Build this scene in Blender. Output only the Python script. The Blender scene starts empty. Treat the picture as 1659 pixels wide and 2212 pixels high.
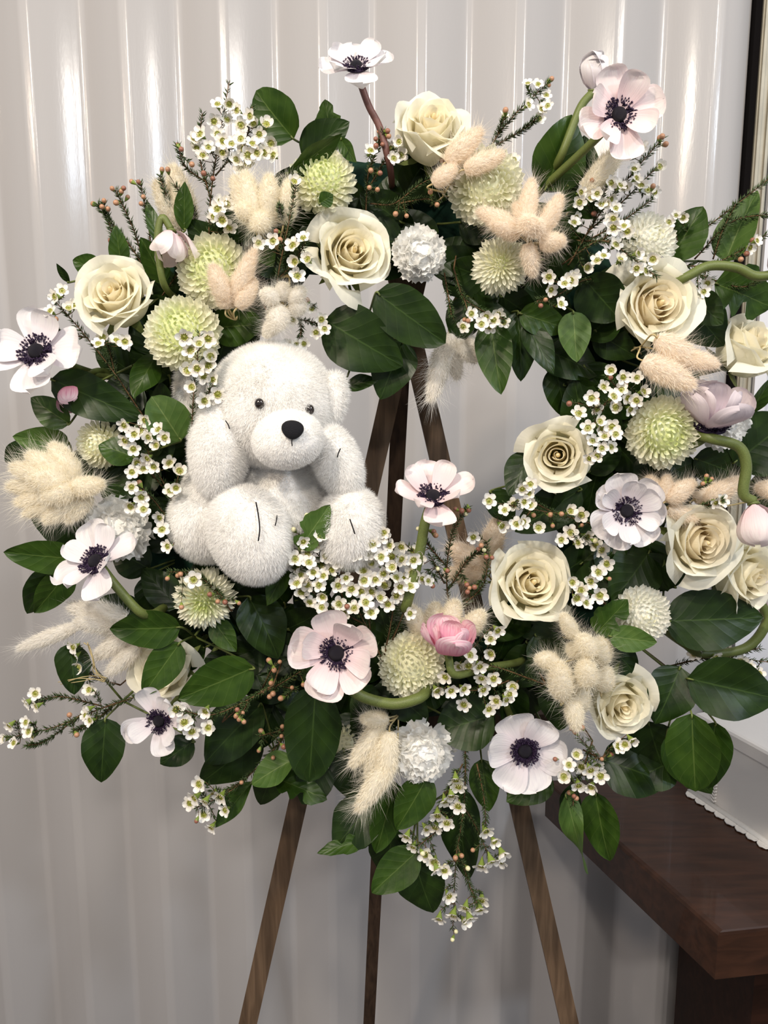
import bpy, math, random
import numpy as np
from mathutils import Vector, Matrix, Euler

random.seed(7)
RNG = np.random.default_rng(7)
sc = bpy.context.scene
COL = sc.collection

# ------------------------------------------------------------------ camera
W, H, F = 1659.0, 2212.0, 1660.0
PITCH = math.radians(9.0)
CAM_Z = 1.5
cam_d = bpy.data.cameras.new('camera')
cam_d.sensor_fit = 'VERTICAL'
cam_d.sensor_height = 36.0
cam_d.lens = F / H * 36.0
cam_d.clip_start = 0.05
cam = bpy.data.objects.new('camera', cam_d)
cam.location = (0, 0, CAM_Z)
cam.rotation_euler = (math.pi / 2 - PITCH, 0, 0)
COL.objects.link(cam)
sc.camera = cam

# ------------------------------------------------------------------ world, lights, exposure
wd = bpy.data.worlds.new('room_light')
sc.world = wd
wd.use_nodes = True
wd.node_tree.nodes['Background'].inputs[0].default_value = (0.90, 0.93, 1.0, 1)
wd.node_tree.nodes['Background'].inputs[1].default_value = 0.38


def lamp(name, loc, target, watts, size, color):
    l = bpy.data.lights.new(name, 'AREA')
    l.shape = 'DISK'
    l.size = size
    l.energy = watts
    l.color = color
    o = bpy.data.objects.new(name, l)
    o.location = loc
    o.rotation_euler = (Vector(target) - Vector(loc)).to_track_quat('-Z', 'Y').to_euler()
    COL.objects.link(o)


# recessed ceiling lamps of the hall
lamp('ceiling_lamp_near', (-0.70, -0.45, 2.75), (-0.1, 0.9, 1.2), 25, 0.16, (1.0, 0.90, 0.76))
lamp('ceiling_lamp_side', (0.95, -0.15, 2.75), (0.2, 1.0, 1.2), 12, 0.16, (1.0, 0.93, 0.84))
lamp('ceiling_lamp_far', (-1.7, -1.5, 2.9), (-0.3, 1.2, 1.3), 22, 0.18, (1.0, 0.80, 0.62))
lamp('ceiling_lamp_far', (0.25, -1.9, 2.9), (0.0, 1.2, 1.3), 18, 0.18, (1.0, 0.92, 0.84))
lamp('ceiling_lamp_far', (2.0, -1.3, 2.9), (0.3, 1.2, 1.3), 21, 0.20, (0.74, 0.86, 1.0))

sc.view_settings.view_transform = 'Standard'
sc.view_settings.look = 'None'
sc.view_settings.gamma = 1.0
sc.view_settings.use_curve_mapping = False
sc.view_settings.exposure = 0.15


# ------------------------------------------------------------------ helpers
def ray(px, py):
    a = (px - W / 2) / F
    b = (H / 2 - py) / F
    return Vector((a, math.cos(PITCH) + b * math.sin(PITCH), -math.sin(PITCH) + b * math.cos(PITCH)))


def P(px, py, Y):                      # the place at distance Y from the camera seen in that direction
    d = ray(px, py)
    return Vector((0, 0, CAM_Z)) + d * (Y / d.y)


def mpp(px, py, Y):                    # metres per photo pixel there
    return Y / ray(px, py).y / F


def mesh(name, V, Fc, mats, uv=None, midx=None, smooth=True):
    me = bpy.data.meshes.new(name)
    me.from_pydata([tuple(v) for v in V], [], Fc)
    if uv is not None:
        l = me.uv_layers.new(name='UVMap')
        vi = np.empty(len(me.loops), dtype=np.int32)
        me.loops.foreach_get('vertex_index', vi)
        l.data.foreach_set('uv', np.asarray(uv, dtype=np.float32)[vi].ravel())
    for m in (mats if isinstance(mats, (list, tuple)) else [mats]):
        me.materials.append(m)
    if midx is not None:
        me.polygons.foreach_set('material_index', np.asarray(midx, dtype=np.int32))
    if smooth:
        me.polygons.foreach_set('use_smooth', np.ones(len(me.polygons), dtype=bool))
    me.update()
    return me


def tri_mesh(name, V, mats):           # V (n,3,3): loose triangles, fast
    n = len(V)
    me = bpy.data.meshes.new(name)
    me.vertices.add(n * 3)
    me.vertices.foreach_set('co', np.asarray(V, dtype=np.float32).ravel())
    me.loops.add(n * 3)
    me.loops.foreach_set('vertex_index', np.arange(n * 3, dtype=np.int32))
    me.polygons.add(n)
    me.polygons.foreach_set('loop_start', np.arange(0, n * 3, 3, dtype=np.int32))
    me.update(calc_edges=True)
    me.materials.append(mats)
    return me


def obj(name, data, parent=None, M=None):
    o = bpy.data.objects.new(name, data)
    COL.objects.link(o)
    if parent is not None:
        o.parent = parent
    if M is not None:
        o.matrix_basis = M
    return o


def thing(name, label, cat, M=None, group=None):
    o = bpy.data.objects.new(name, None)
    o.empty_display_size = 0.02
    COL.objects.link(o)
    if M is not None:
        o.matrix_basis = M
    o['label'] = label
    o['category'] = cat
    if group:
        o['group'] = group
    return o


def structure(o):
    o['kind'] = 'structure'
    return o


def grid(fn, nu, nv):
    V, U, Fc = [], [], []
    for j in range(nv + 1):
        for i in range(nu + 1):
            u, v = -1 + 2 * i / nu, j / nv
            V.append(fn(u, v))
            U.append(((u + 1) / 2, v))
    for j in range(nv):
        for i in range(nu):
            a = j * (nu + 1) + i
            Fc.append((a, a + 1, a + nu + 2, a + nu + 1))
    return V, Fc, U


class MB:                              # collects pieces into one mesh
    def __init__(s):
        s.V, s.F, s.M = [], [], []

    def add(s, V, Fc, m=0):
        o = len(s.V)
        s.V += [Vector(v) for v in V]
        s.F += [tuple(i + o for i in f) for f in Fc]
        s.M += [m] * len(Fc)

    def box(s, c, d, R=None, m=0):
        c = Vector(c)
        V = []
        for x in (-.5, .5):
            for y in (-.5, .5):
                for z in (-.5, .5):
                    p = Vector((x * d[0], y * d[1], z * d[2]))
                    V.append(c + (R @ p if R else p))
        s.add(V, [(0, 1, 3, 2), (4, 6, 7, 5), (0, 4, 5, 1), (2, 3, 7, 6), (0, 2, 6, 4), (1, 5, 7, 3)], m)

    def tube(s, pts, r0, r1=None, n=6, m=0):
        r1 = r0 if r1 is None else r1
        pts = [Vector(p) for p in pts]
        k = len(pts)
        V, Fc = [], []
        for i, p in enumerate(pts):
            t = (pts[min(i + 1, k - 1)] - pts[max(i - 1, 0)]).normalized()
            a = t.orthogonal().normalized() if i == 0 else (a - t * a.dot(t)).normalized()
            b = t.cross(a)
            r = r0 + (r1 - r0) * i / max(1, k - 1)
            for q in range(n):
                w = 2 * math.pi * q / n
                V.append(p + (a * math.cos(w) + b * math.sin(w)) * r)
        for i in range(k - 1):
            for q in range(n):
                q2 = (q + 1) % n
                Fc.append((i * n + q, i * n + q2, (i + 1) * n + q2, (i + 1) * n + q))
        Fc.append(tuple(range(n - 1, -1, -1)))
        Fc.append(tuple((k - 1) * n + q for q in range(n)))
        s.add(V, Fc, m)

    def lathe(s, prof, n=12, m=0, ms=None):
        V, Fc = [], []
        for r, z in prof:
            for q in range(n):
                w = 2 * math.pi * q / n
                V.append((r * math.cos(w), r * math.sin(w), z))
        o = len(s.V)
        s.V += [Vector(v) for v in V]
        for i in range(len(prof) - 1):
            for q in range(n):
                q2 = (q + 1) % n
                s.F.append((o + i * n + q, o + i * n + q2, o + (i + 1) * n + q2, o + (i + 1) * n + q))
                s.M.append(ms[i] if ms else m)

    def build(s, name, mats, smooth=True):
        return mesh(name, s.V, s.F, mats, midx=s.M, smooth=smooth)


def smooth_path(pts, n=6):             # Catmull-Rom through the points
    pts = [Vector(p) for p in pts]
    if len(pts) < 3:
        return [pts[0].lerp(pts[-1], i / n) for i in range(n + 1)]
    out = []
    q = [pts[0] * 2 - pts[1]] + pts + [pts[-1] * 2 - pts[-2]]
    for i in range(1, len(q) - 2):
        for k in range(n):
            t = k / n
            out.append(0.5 * ((2 * q[i]) + (q[i + 1] - q[i - 1]) * t + (2 * q[i - 1] - 5 * q[i] + 4 * q[i + 1] - q[i + 2]) * t * t
                              + (3 * q[i] - q[i - 1] - 3 * q[i + 1] + q[i + 2]) * t ** 3))
    out.append(pts[-1])
    return out


def frame(z, roll=0.0, up=Vector((0, 0, 1))):
    z = Vector(z).normalized()
    if abs(z.dot(up)) > 0.97:
        up = Vector((0, 1, 0))
    x = up.cross(z).normalized()
    y = z.cross(x)
    R = Matrix((x, y, z)).transposed()
    return R @ Matrix.Rotation(roll, 3, 'Z')


def place(loc, R, s):
    s = (s, s, s) if isinstance(s, (int, float)) else s
    return Matrix.LocRotScale(Vector(loc), R.to_quaternion(), Vector(s))


# ------------------------------------------------------------------ materials
def new_mat(name):
    m = bpy.data.materials.new(name)
    m.use_nodes = True
    nt = m.node_tree
    return m, nt, nt.nodes['Principled BSDF'], nt.nodes['Material Output']


def plain(name, col, rough=0.6, spec=0.4, noise=0.0, scale=40.0, bump=0.0, metal=0.0, sheen=0.0):
    m, nt, b, out = new_mat(name)
    b.inputs['Base Color'].default_value = (*col, 1)
    b.inputs['Roughness'].default_value = rough
    b.inputs['Specular IOR Level'].default_value = spec
    b.inputs['Metallic'].default_value = metal
    if sheen:
        b.inputs['Sheen Weight'].default_value = sheen
    if noise or bump:
        tc = nt.nodes.new('ShaderNodeTexCoord')
        nz = nt.nodes.new('ShaderNodeTexNoise')
        nz.inputs['Scale'].default_value = scale
        nz.inputs['Detail'].default_value = 4
        nt.links.new(tc.outputs['Object'], nz.inputs['Vector'])
        if noise:
            r = nt.nodes.new('ShaderNodeValToRGB')
            r.color_ramp.elements[0].color = (*[c * (1 - noise) for c in col], 1)
            r.color_ramp.elements[1].color = (*[min(1, c * (1 + noise)) for c in col], 1)
            r.color_ramp.elements[0].position = .3
            r.color_ramp.elements[1].position = .7
            nt.links.new(nz.outputs['Fac'], r.inputs['Fac'])
            nt.links.new(r.outputs['Color'], b.inputs['Base Color'])
        if bump:
            bp = nt.nodes.new('ShaderNodeBump')
            bp.inputs['Strength'].default_value = bump
            bp.inputs['Distance'].default_value = 0.002
            nt.links.new(nz.outputs['Fac'], bp.inputs['Height'])
            nt.links.new(bp.outputs['Normal'], b.inputs['Normal'])
    return m


def petal_mat(name, base, tip, streak=None, trans=0.25, rough=0.55, mid=0.5, ripple=0.15):
    """thin petal: colour from base to tip along the petal, lengthwise streaks, light shining through"""
    m, nt, b, out = new_mat(name)
    N, L = nt.nodes.new, nt.links.new
    uv = N('ShaderNodeUVMap')
    uv.uv_map = 'UVMap'
    sep = N('ShaderNodeSeparateXYZ')
    L(uv.outputs['UV'], sep.inputs[0])
    ramp = N('ShaderNodeValToRGB')
    ramp.color_ramp.elements[0].color = (*base, 1)
    ramp.color_ramp.elements[1].color = (*tip, 1)
    ramp.color_ramp.elements[0].position = mid * .4
    ramp.color_ramp.elements[1].position = min(1, mid * 1.6)
    L(sep.outputs['Y'], ramp.inputs['Fac'])
    mp = N('ShaderNodeMapping')
    mp.inputs['Scale'].default_value = (14, 1.6, 1)
    L(uv.outputs['UV'], mp.inputs['Vector'])
    oi = N('ShaderNodeObjectInfo')
    add = N('ShaderNodeVectorMath')
    add.operation = 'ADD'
    L(mp.outputs[0], add.inputs[0])
    L(oi.outputs['Location'], add.inputs[1])
    nz = N('ShaderNodeTexNoise')
    nz.inputs['Scale'].default_value = 1.5
    nz.inputs['Detail'].default_value = 3
    L(add.outputs[0], nz.inputs['Vector'])
    col = ramp.outputs['Color']
    if streak:
        mx = N('ShaderNodeMix')
        mx.data_type = 'RGBA'
        r2 = N('ShaderNodeValToRGB')
        r2.color_ramp.elements[0].position = .45
        r2.color_ramp.elements[1].position = .75
        L(nz.outputs['Fac'], r2.inputs['Fac'])
        L(r2.outputs['Color'], mx.inputs['Factor'])
        L(col, mx.inputs['A'])
        mx.inputs['B'].default_value = (*streak, 1)
        col = mx.outputs['Result']
    L(col, b.inputs['Base Color'])
    b.inputs['Roughness'].default_value = rough
    b.inputs['Specular IOR Level'].default_value = 0.25
    bp = N('ShaderNodeBump')
    bp.inputs['Strength'].default_value = ripple
    bp.inputs['Distance'].default_value = 0.003
    L(nz.outputs['Fac'], bp.inputs['Height'])
    L(bp.outputs['Normal'], b.inputs['Normal'])
    tr = N('ShaderNodeBsdfTranslucent')
    L(col, tr.inputs['Color'])
    ms = N('ShaderNodeMixShader')
    ms.inputs[0].default_value = trans
    L(b.outputs[0], ms.inputs[1])
    L(tr.outputs[0], ms.inputs[2])
    L(ms.outputs[0], out.inputs['Surface'])
    return m


def hair_mat(name, col, trans=0.45):
    m, nt, b, out = new_mat(name)
    N, L = nt.nodes.new, nt.links.new
    d = N('ShaderNodeBsdfDiffuse')
    d.inputs['Color'].default_value = (*col, 1)
    t = N('ShaderNodeBsdfTranslucent')
    t.inputs['Color'].default_value = (*col, 1)
    ms = N('ShaderNodeMixShader')
    ms.inputs[0].default_value = trans
    L(d.outputs[0], ms.inputs[1])
    L(t.outputs[0], ms.inputs[2])
    L(ms.outputs[0], out.inputs['Surface'])
    return m


def leaf_mat(name, c0, c1, vein, rough=0.38):
    m, nt, b, out = new_mat(name)
    N, L = nt.nodes.new, nt.links.new

    def math_(op, a, bb=None):
        n = N('ShaderNodeMath')
        n.operation = op
        for k, x in enumerate((a, bb)):
            if x is None:
                continue
            if isinstance(x, (int, float)):
                n.inputs[k].default_value = x
            else:
                L(x, n.inputs[k])
        return n.outputs[0]
    uv = N('ShaderNodeUVMap')
    uv.uv_map = 'UVMap'
    sep = N('ShaderNodeSeparateXYZ')
    L(uv.outputs['UV'], sep.inputs[0])
    au = math_('ABSOLUTE', math_('SUBTRACT', math_('MULTIPLY', sep.outputs['X'], 2.0), 1.0))
    rib = math_('LESS_THAN', au, 0.028)
    # side veins sweep forward from the midrib
    ph = math_('SUBTRACT', math_('MULTIPLY', sep.outputs['Y'], 6.0), math_('MULTIPLY', math_('POWER', au, 0.8), 1.7))
    fr = math_('ABSOLUTE', math_('SUBTRACT', math_('FRACT', ph), 0.5))
    side = math_('LESS_THAN', fr, 0.022)
    vn = math_('MAXIMUM', rib, math_('MULTIPLY', side, 0.4))
    nz = N('ShaderNodeTexNoise')
    nz.inputs['Scale'].default_value = 3.0
    nz.inputs['Detail'].default_value = 3
    oi = N('ShaderNodeObjectInfo')
    addv = N('ShaderNodeVectorMath')
    addv.operation = 'ADD'
    L(uv.outputs['UV'], addv.inputs[0])
    scv = N('ShaderNodeVectorMath')
    scv.operation = 'SCALE'
    scv.inputs['Scale'].default_value = 37.0
    L(oi.outputs['Location'], scv.inputs[0])
    L(scv.outputs[0], addv.inputs[1])
    L(addv.outputs[0], nz.inputs['Vector'])
    r = N('ShaderNodeValToRGB')
    r.color_ramp.elements[0].color = (*c0, 1)
    r.color_ramp.elements[1].color = (*c1, 1)
    r.color_ramp.elements[0].position = .35
    r.color_ramp.elements[1].position = .7
    L(nz.outputs['Fac'], r.inputs['Fac'])
    mx = N('ShaderNodeMix')
    mx.data_type = 'RGBA'
    L(math_('MULTIPLY', vn, 0.6), mx.inputs['Factor'])
    L(r.outputs['Color'], mx.inputs['A'])
    mx.inputs['B'].default_value = (*vein, 1)
    L(mx.outputs['Result'], b.inputs['Base Color'])
    b.inputs['Roughness'].default_value = rough
    b.inputs['Specular IOR Level'].default_value = 0.27
    # puckered surface between the veins
    hgt = math_('ADD', math_('MULTIPLY', math_('POWER', fr, 0.5), 0.8), math_('MULTIPLY', nz.outputs['Fac'], 0.9))
    bp = N('ShaderNodeBump')
    bp.inputs['Strength'].default_value = 0.2
    bp.inputs['Distance'].default_value = 0.003
    L(hgt, bp.inputs['Height'])
    L(bp.outputs['Normal'], b.inputs['Normal'])
    tr = N('ShaderNodeBsdfTranslucent')
    L(mx.outputs['Result'], tr.inputs['Color'])
    ms = N('ShaderNodeMixShader')
    ms.inputs[0].default_value = 0.12
    L(b.outputs[0], ms.inputs[1])
    L(tr.outputs[0], ms.inputs[2])
    L(ms.outputs[0], out.inputs['Surface'])
    return m


def wood_mat(name, c0, c1, scale=(60, 60, 4), rough=0.6, spec=0.3, coat=0.0):
    m, nt, b, out = new_mat(name)
    N, L = nt.nodes.new, nt.links.new
    tc = N('ShaderNodeTexCoord')
    mp = N('ShaderNodeMapping')
    mp.inputs['Scale'].default_value = scale
    L(tc.outputs['Object'], mp.inputs[0])
    nz = N('ShaderNodeTexNoise')
    nz.inputs['Scale'].default_value = 1.6
    nz.inputs['Detail'].default_value = 6
    nz.inputs['Distortion'].default_value = .6
    L(mp.outputs[0], nz.inputs['Vector'])
    r = N('ShaderNodeValToRGB')
    r.color_ramp.elements[0].color = (*c0, 1)
    r.color_ramp.elements[1].color = (*c1, 1)
    r.color_ramp.elements[0].position = .32
    r.color_ramp.elements[1].position = .68
    L(nz.outputs['Fac'], r.inputs['Fac'])
    L(r.outputs['Color'], b.inputs['Base Color'])
    b.inputs['Roughness'].default_value = rough
    b.inputs['Specular IOR Level'].default_value = spec
    b.inputs['Coat Weight'].default_value = coat
    bp = N('ShaderNodeBump')
    bp.inputs['Strength'].default_value = .15
    bp.inputs['Distance'].default_value = .001
    L(nz.outputs['Fac'], bp.inputs['Height'])
    L(bp.outputs['Normal'], b.inputs['Normal'])
    return m


def vinyl_mat():
    m, nt, b, out = new_mat('white_vinyl')
    N, L = nt.nodes.new, nt.links.new
    b.inputs['Base Color'].default_value = (0.455, 0.44, 0.435, 1)
    b.inputs['Roughness'].default_value = 0.19
    b.inputs['Specular IOR Level'].default_value = 0.27
    tc = N('ShaderNodeTexCoord')
    mp = N('ShaderNodeMapping')
    mp.inputs['Scale'].default_value = (300, 300, 60)
    L(tc.outputs['Object'], mp.inputs[0])
    nz = N('ShaderNodeTexNoise')
    nz.inputs['Scale'].default_value = 1.0
    nz.inputs['Detail'].default_value = 2
    L(mp.outputs[0], nz.inputs['Vector'])
    bp = N('ShaderNodeBump')
    bp.inputs['Strength'].default_value = .08
    bp.inputs['Distance'].default_value = .001
    L(nz.outputs['Fac'], bp.inputs['Height'])
    L(bp.outputs['Normal'], b.inputs['Normal'])
    return m


VINYL = vinyl_mat()
ROSE = [petal_mat('rose_heart', (.93, .81, .53), (.95, .89, .70), trans=.4),
        petal_mat('rose_middle', (.93, .85, .61), (.95, .91, .75), trans=.4),
        petal_mat('rose_outer', (.88, .86, .63), (.94, .915, .78), trans=.35)]
PEACH = petal_mat('rose_peach_heart', (.92, .74, .46), (.93, .86, .68), trans=.35)
AN_W = petal_mat('anemone_white', (.74, .65, .69), (.80, .77, .77), (.72, .68, .71), trans=.22, mid=.3)
AN_P = petal_mat('anemone_blush', (.80, .60, .62), (.87, .79, .77), (.82, .69, .70), trans=.22, mid=.35)
AN_PK = petal_mat('anemone_pink', (.72, .22, .34), (.82, .62, .66), (.66, .26, .38), trans=.25, mid=.45)
AN_LI = petal_mat('anemone_lilac', (.52, .40, .46), (.68, .60, .62), (.60, .52, .56), trans=.22, mid=.4)
AN_C = plain('anemone_dome', (.010, .008, .014), .55, .3, bump=.6, scale=900)
AN_S = plain('anemone_stamen', (.022, .010, .034), .6, .3)
MUM_G = petal_mat('pompom_green', (.62, .70, .26), (.80, .85, .46), trans=.3)
MUM_Y = petal_mat('pompom_lime_cream', (.76, .80, .44), (.90, .91, .70), trans=.3)
MUM_C = petal_mat('pompom_cream', (.84, .83, .58), (.93, .92, .78), trans=.3)
MUM_W = petal_mat('pompom_white', (.86, .85, .74), (.93, .92, .85), trans=.3)
CARN = petal_mat('carnation_white', (.90, .89, .82), (.93, .925, .90), trans=.45)
CARN_IN = plain('carnation_bounce_core', (.76, .75, .71), .8, .1)  # pale inner core, added to bounce light between the petals
WAX_P = petal_mat('waxflower_petal', (.85, .81, .72), (.92, .90, .86), trans=.2, rough=.4)
WAX_G = plain('waxflower_calyx', (.20, .27, .05), .5)
WAX_C = plain('waxflower_cup', (.24, .25, .03), .35, .6)
WAX_S = plain('waxflower_stamen', (.62, .55, .38), .5)
BUD_P = plain('bud_peach', (.42, .22, .125), .4, .5, noise=.3, scale=300)
BUD_B = plain('bud_brown', (.27, .11, .07), .4, .5, noise=.3, scale=300)
BUD_W = plain('bud_cream', (.72, .68, .42), .4, .5)
NEEDLE = plain('needle_green', (.045, .075, .018), .5, .4)
TWIG = plain('twig_brown', (.13, .075, .035), .7, .2, noise=.3, scale=200)
STEM = plain('stem_green', (.115, .145, .036), .5, .4, noise=.25, scale=60)
STEM_R = plain('stem_maroon', (.14, .06, .05), .5, .4, noise=.25, scale=60)
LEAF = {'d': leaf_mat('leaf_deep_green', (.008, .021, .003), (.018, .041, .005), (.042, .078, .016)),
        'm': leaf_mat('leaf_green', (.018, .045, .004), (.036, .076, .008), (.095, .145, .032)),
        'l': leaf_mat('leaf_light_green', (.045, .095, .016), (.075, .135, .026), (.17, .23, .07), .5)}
TAIL = {'c': hair_mat('bunny_tail_cream', (.98, .93, .81)), 't': hair_mat('bunny_tail_tan', (.97, .88, .76)),
        'w': hair_mat('bunny_tail_white', (.96, .93, .87))}
STRAW = plain('straw_stem', (.50, .40, .20), .7, .2)
FUR = hair_mat('plush_white', (.975, .965, .945), .42)
FUR_IN = plain('plush_backing', (.88, .86, .83), .9, .1)
NOSE = plain('nose_black_fabric', (.008, .008, .011), .75, .3, bump=.8, scale=1500)
EYE = plain('eye_brown', (.012, .007, .005), .08, .8)
THREAD = plain('black_thread', (.012, .01, .012), .8, .1)
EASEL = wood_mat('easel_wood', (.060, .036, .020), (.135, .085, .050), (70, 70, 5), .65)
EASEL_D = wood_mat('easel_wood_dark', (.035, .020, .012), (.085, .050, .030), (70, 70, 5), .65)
MAHOG = wood_mat('mahogany', (.024, .009, .004), (.050, .019, .009), (6, 40, 40), .34, .35, .15)
MAHOG_D = wood_mat('mahogany_base', (.016, .006, .003), (.030, .011, .006), (6, 40, 40), .6, .15)
METAL = plain('brushed_metal', (.36, .33, .26), .5, .4, metal=.25, noise=.12, scale=25)
GAP = plain('gap_shade_black', (.006, .005, .005), .9, .05)  # near-black colour standing in for the shade in the gap
PAINT = plain('white_paint', (.70, .70, .73), .4, .4, bump=.05, scale=60)
BOX = plain('white_satin_cloth', (.72, .69, .66), .55, .3, bump=.1, scale=300)
LACE = plain('white_lace', (.76, .74, .71), .8, .1, bump=.4, scale=700)
FLOOR = plain('floor_carpet', (.16, .14, .13), .9, .1, noise=.2, scale=120, bump=.3)
MOSS = plain('wreath_green_wrap', (.008, .026, .016), .9, .1, noise=.5, scale=60, bump=1.0)

# ------------------------------------------------------------------ the hall: floor, pleated partition, post, wall
WALL_Y = 1.5
fl = MB()
fl.box((0, 0, -0.02), (6, 6, 0.04))
structure(obj('floor', fl.build('floor', FLOOR, False)))

bk = MB()
bk.box((-0.75, WALL_Y + 0.10, 1.5), (2.84, 0.02, 3.0))
wall = structure(obj('wall_back', bk.build('wall_back', PAINT, False)))
PER, X0, DEP = 0.174, -0.108, 0.040
# one fold of the partition: half inner flat, slope, outer flat, slope, half inner flat, rounded corners
poly = [(-PER / 2, 0.0), (-PER / 2 + 0.005, 0.0), (-0.0085, -DEP), (0.0085, -DEP), (PER / 2 - 0.005, 0.0), (PER / 2, 0.0)]


def rounded(poly, r, n=5):
    out = [Vector(poly[0])]
    for i in range(1, len(poly) - 1):
        a, b, c = Vector(poly[i - 1]), Vector(poly[i]), Vector(poly[i + 1])
        p, q = b + (a - b).normalized() * r, b + (c - b).normalized() * r
        for k in range(n + 1):
            t = k / n
            out.append(p * (1 - t) ** 2 + b * 2 * t * (1 - t) + q * t * t)
    out.append(Vector(poly[-1]))
    return out


prof = rounded(poly, 0.0042)
# slight belly in the slopes, as soft vinyl hangs
V, Fc = [], []
fine = []
for i in range(len(prof) - 1):
    a, b = prof[i], prof[i + 1]
    n = 8 if (b - a).length > 0.03 else 1
    for k in range(n):
        t = k / n
        p = a.lerp(b, t)
        if n > 1:
            p = p + Vector((0, -0.0025 * math.sin(math.pi * t)))
        fine.append(p)
fine.append(prof[-1])
for z in (0.0, 0.75, 1.5, 2.25, 3.0):
    for p in fine:
        V.append((p.x, p.y, z))
n = len(fine)
for j in range(4):
    for i in range(n - 1):
        a = j * n + i
        Fc.append((a, a + 1, a + n + 1, a + n))
pleat = mesh('pleat', V, Fc, VINYL)
for k in range(-10, 5):
    x = X0 + PER * k
    if x + PER / 2 < 0.66:
        o = obj('pleat', pleat, wall, Matrix.Translation((x, WALL_Y, 0)))
xe = X0 + PER * 3 + PER / 2
lastp = [(xe, WALL_Y), (xe + .005, WALL_Y), (.5795, WALL_Y - DEP), (.5965, WALL_Y - DEP), (0.655, WALL_Y - .010), (0.655, WALL_Y + .05)]
lp = []
for a, b in zip(rounded(lastp, .0042)[:-1], rounded(lastp, .0042)[1:]):
    n = 8 if (b - a).length > 0.03 else 1
    for k in range(n):
        lp.append(a.lerp(b, k / n) + (Vector((0, -0.0035 * math.sin(math.pi * k / n))) if n > 1 else Vector((0, 0))))
lp.append(Vector(lastp[-1]))
V = [(p.x, p.y, z) for z in (0, 3.0) for p in lp]
n = len(lp)
obj('pleat', mesh('end_pleat', V, [(i, i + 1, n + i + 1, n + i) for i in range(n - 1)], VINYL), wall)

t = MB()
t.box((0.6605, WALL_Y + 0.005, 1.5), (0.011, 0.06, 3.0))
tr = structure(obj('shadow_gap_1', t.build('shadow_gap', GAP, False)))  # dark strip between pleats and post, the gap's shadow painted as a solid
t = MB()
t.box((0.681, WALL_Y - 0.002, 1.5), (0.026, 0.05, 3.0))
t.box((0.673, WALL_Y - 0.029, 1.5), (0.005, 0.006, 3.0))
t.box((0.688, WALL_Y - 0.029, 1.5), (0.004, 0.006, 3.0))
obj('metal_post', t.build('metal_post', METAL, False), tr)
t = MB()
t.box((1.7, WALL_Y + 0.03, 1.5), (2.0, 0.06, 3.0))
t.box((0.712, WALL_Y - 0.012, 1.5), (0.022, 0.03, 3.0))
structure(obj('wall_right', t.build('wall_right', PAINT, False)))

# ------------------------------------------------------------------ wooden table and the white box on it
TZ = 0.75
c1, c2 = Vector((.469, .972)), Vector((.316, 1.397))
fr = Vector((.99, .14)).normalized()
quad = [c1, c1 + fr * 1.1, Vector((1.56, 1.44)), c2]


def slab(name, q, z0, z1, mat, bev):
    V = []
    for z, ins in ((z0, 0), (z1 - bev, 0), (z1 - bev * .3, bev * .3), (z1, bev)):
        cx = sum((v for v in q), Vector((0, 0))) / 4
        for v in q:
            d = (cx - v).normalized() * ins * 1.4
            V.append((v.x + d.x, v.y + d.y, z))
    Fc = [(3, 2, 1, 0), (12, 13, 14, 15)]
    for k in range(3):
        for i in range(4):
            j = (i + 1) % 4
            Fc.append((k * 4 + i, k * 4 + j, k * 4 + 4 + j, k * 4 + 4 + i))
    return mesh(name, V, Fc, mat, smooth=False)


tb = thing('table', 'polished dark mahogany table with a thick top at the lower right', 'table', Matrix.Translation((0.75, 1.2, 0)))
inv = Matrix.Translation((-0.75, -1.2, 0))
obj('table_top', slab('table_top', quad, TZ - .075, TZ, MAHOG, .006), tb, inv)
mid = sum(quad, Vector((0, 0))) / 4
q2 = [mid + (v - mid) * .82 for v in quad]
q2[0] = Vector((.578, 1.07))
q2[3] = Vector((.602, 1.41))
q2[1] = Vector((1.45, 1.16))
obj('pedestal', slab('pedestal', q2, 0.06, TZ - .075, MAHOG_D, .001), tb, inv)
obj('plinth', slab('plinth', [mid + (v - mid) * .92 for v in quad], 0.0, 0.06, MAHOG, .004), tb, inv)

A, B = Vector((.585, 1.352)), Vector((.700, 1.035))
ed = (B - A).normalized()
nr = Vector((-ed.y, ed.x))
if nr.x < 0:
    nr = -nr
bx = thing('white_box', 'white cloth covered box edged with scalloped lace on the dark table', 'box', Matrix.Translation((A.x, A.y, TZ)))
inv = Matrix.Translation((-A.x, -A.y, -TZ))
bq = [A, B, B + nr * .5, A + nr * .5]
obj('body', slab('box_body', bq, TZ + .004, TZ + .135, BOX, .004), bx, inv)
bl = [A - nr * .004 - ed * .004, B - nr * .004 + ed * .004, B + nr * .504 + ed * .004, A + nr * .504 - ed * .004]
obj('lid', slab('box_lid', bl, TZ + .132, TZ + .158, BOX, .006), bx, inv)
m = MB()
L_ = (B - A).length
nsc = 14
for i in range(nsc):                  # scalloped lace lying on the table along the foot of the box
    c = A + ed * (L_ * (i + .5) / nsc) - nr * .010
    ring = [Vector((c.x, c.y, TZ + .0035))]
    for k in range(9):
        w = math.pi * k / 8
        e = c + ed * math.cos(w) * L_ / nsc * .52 - nr * math.sin(w) * .014
        ring.append(Vector((e.x, e.y, TZ + .002 + .0015 * (k % 2))))
    m.add(ring, [(0, k, k + 1) for k in range(1, 9)])
    m.tube([r for r in ring[1:]], .0016, n=4)
R2 = Matrix.Rotation(math.atan2(ed.y, ed.x), 3, 'Z')
cc = (A + B) / 2 - nr * .005
m.box((cc.x, cc.y, TZ + .004), (L_ * 1.02, .014, .004), R2)
obj('lace_hem', m.build('lace_hem', LACE), bx, inv)
m = MB()
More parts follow.
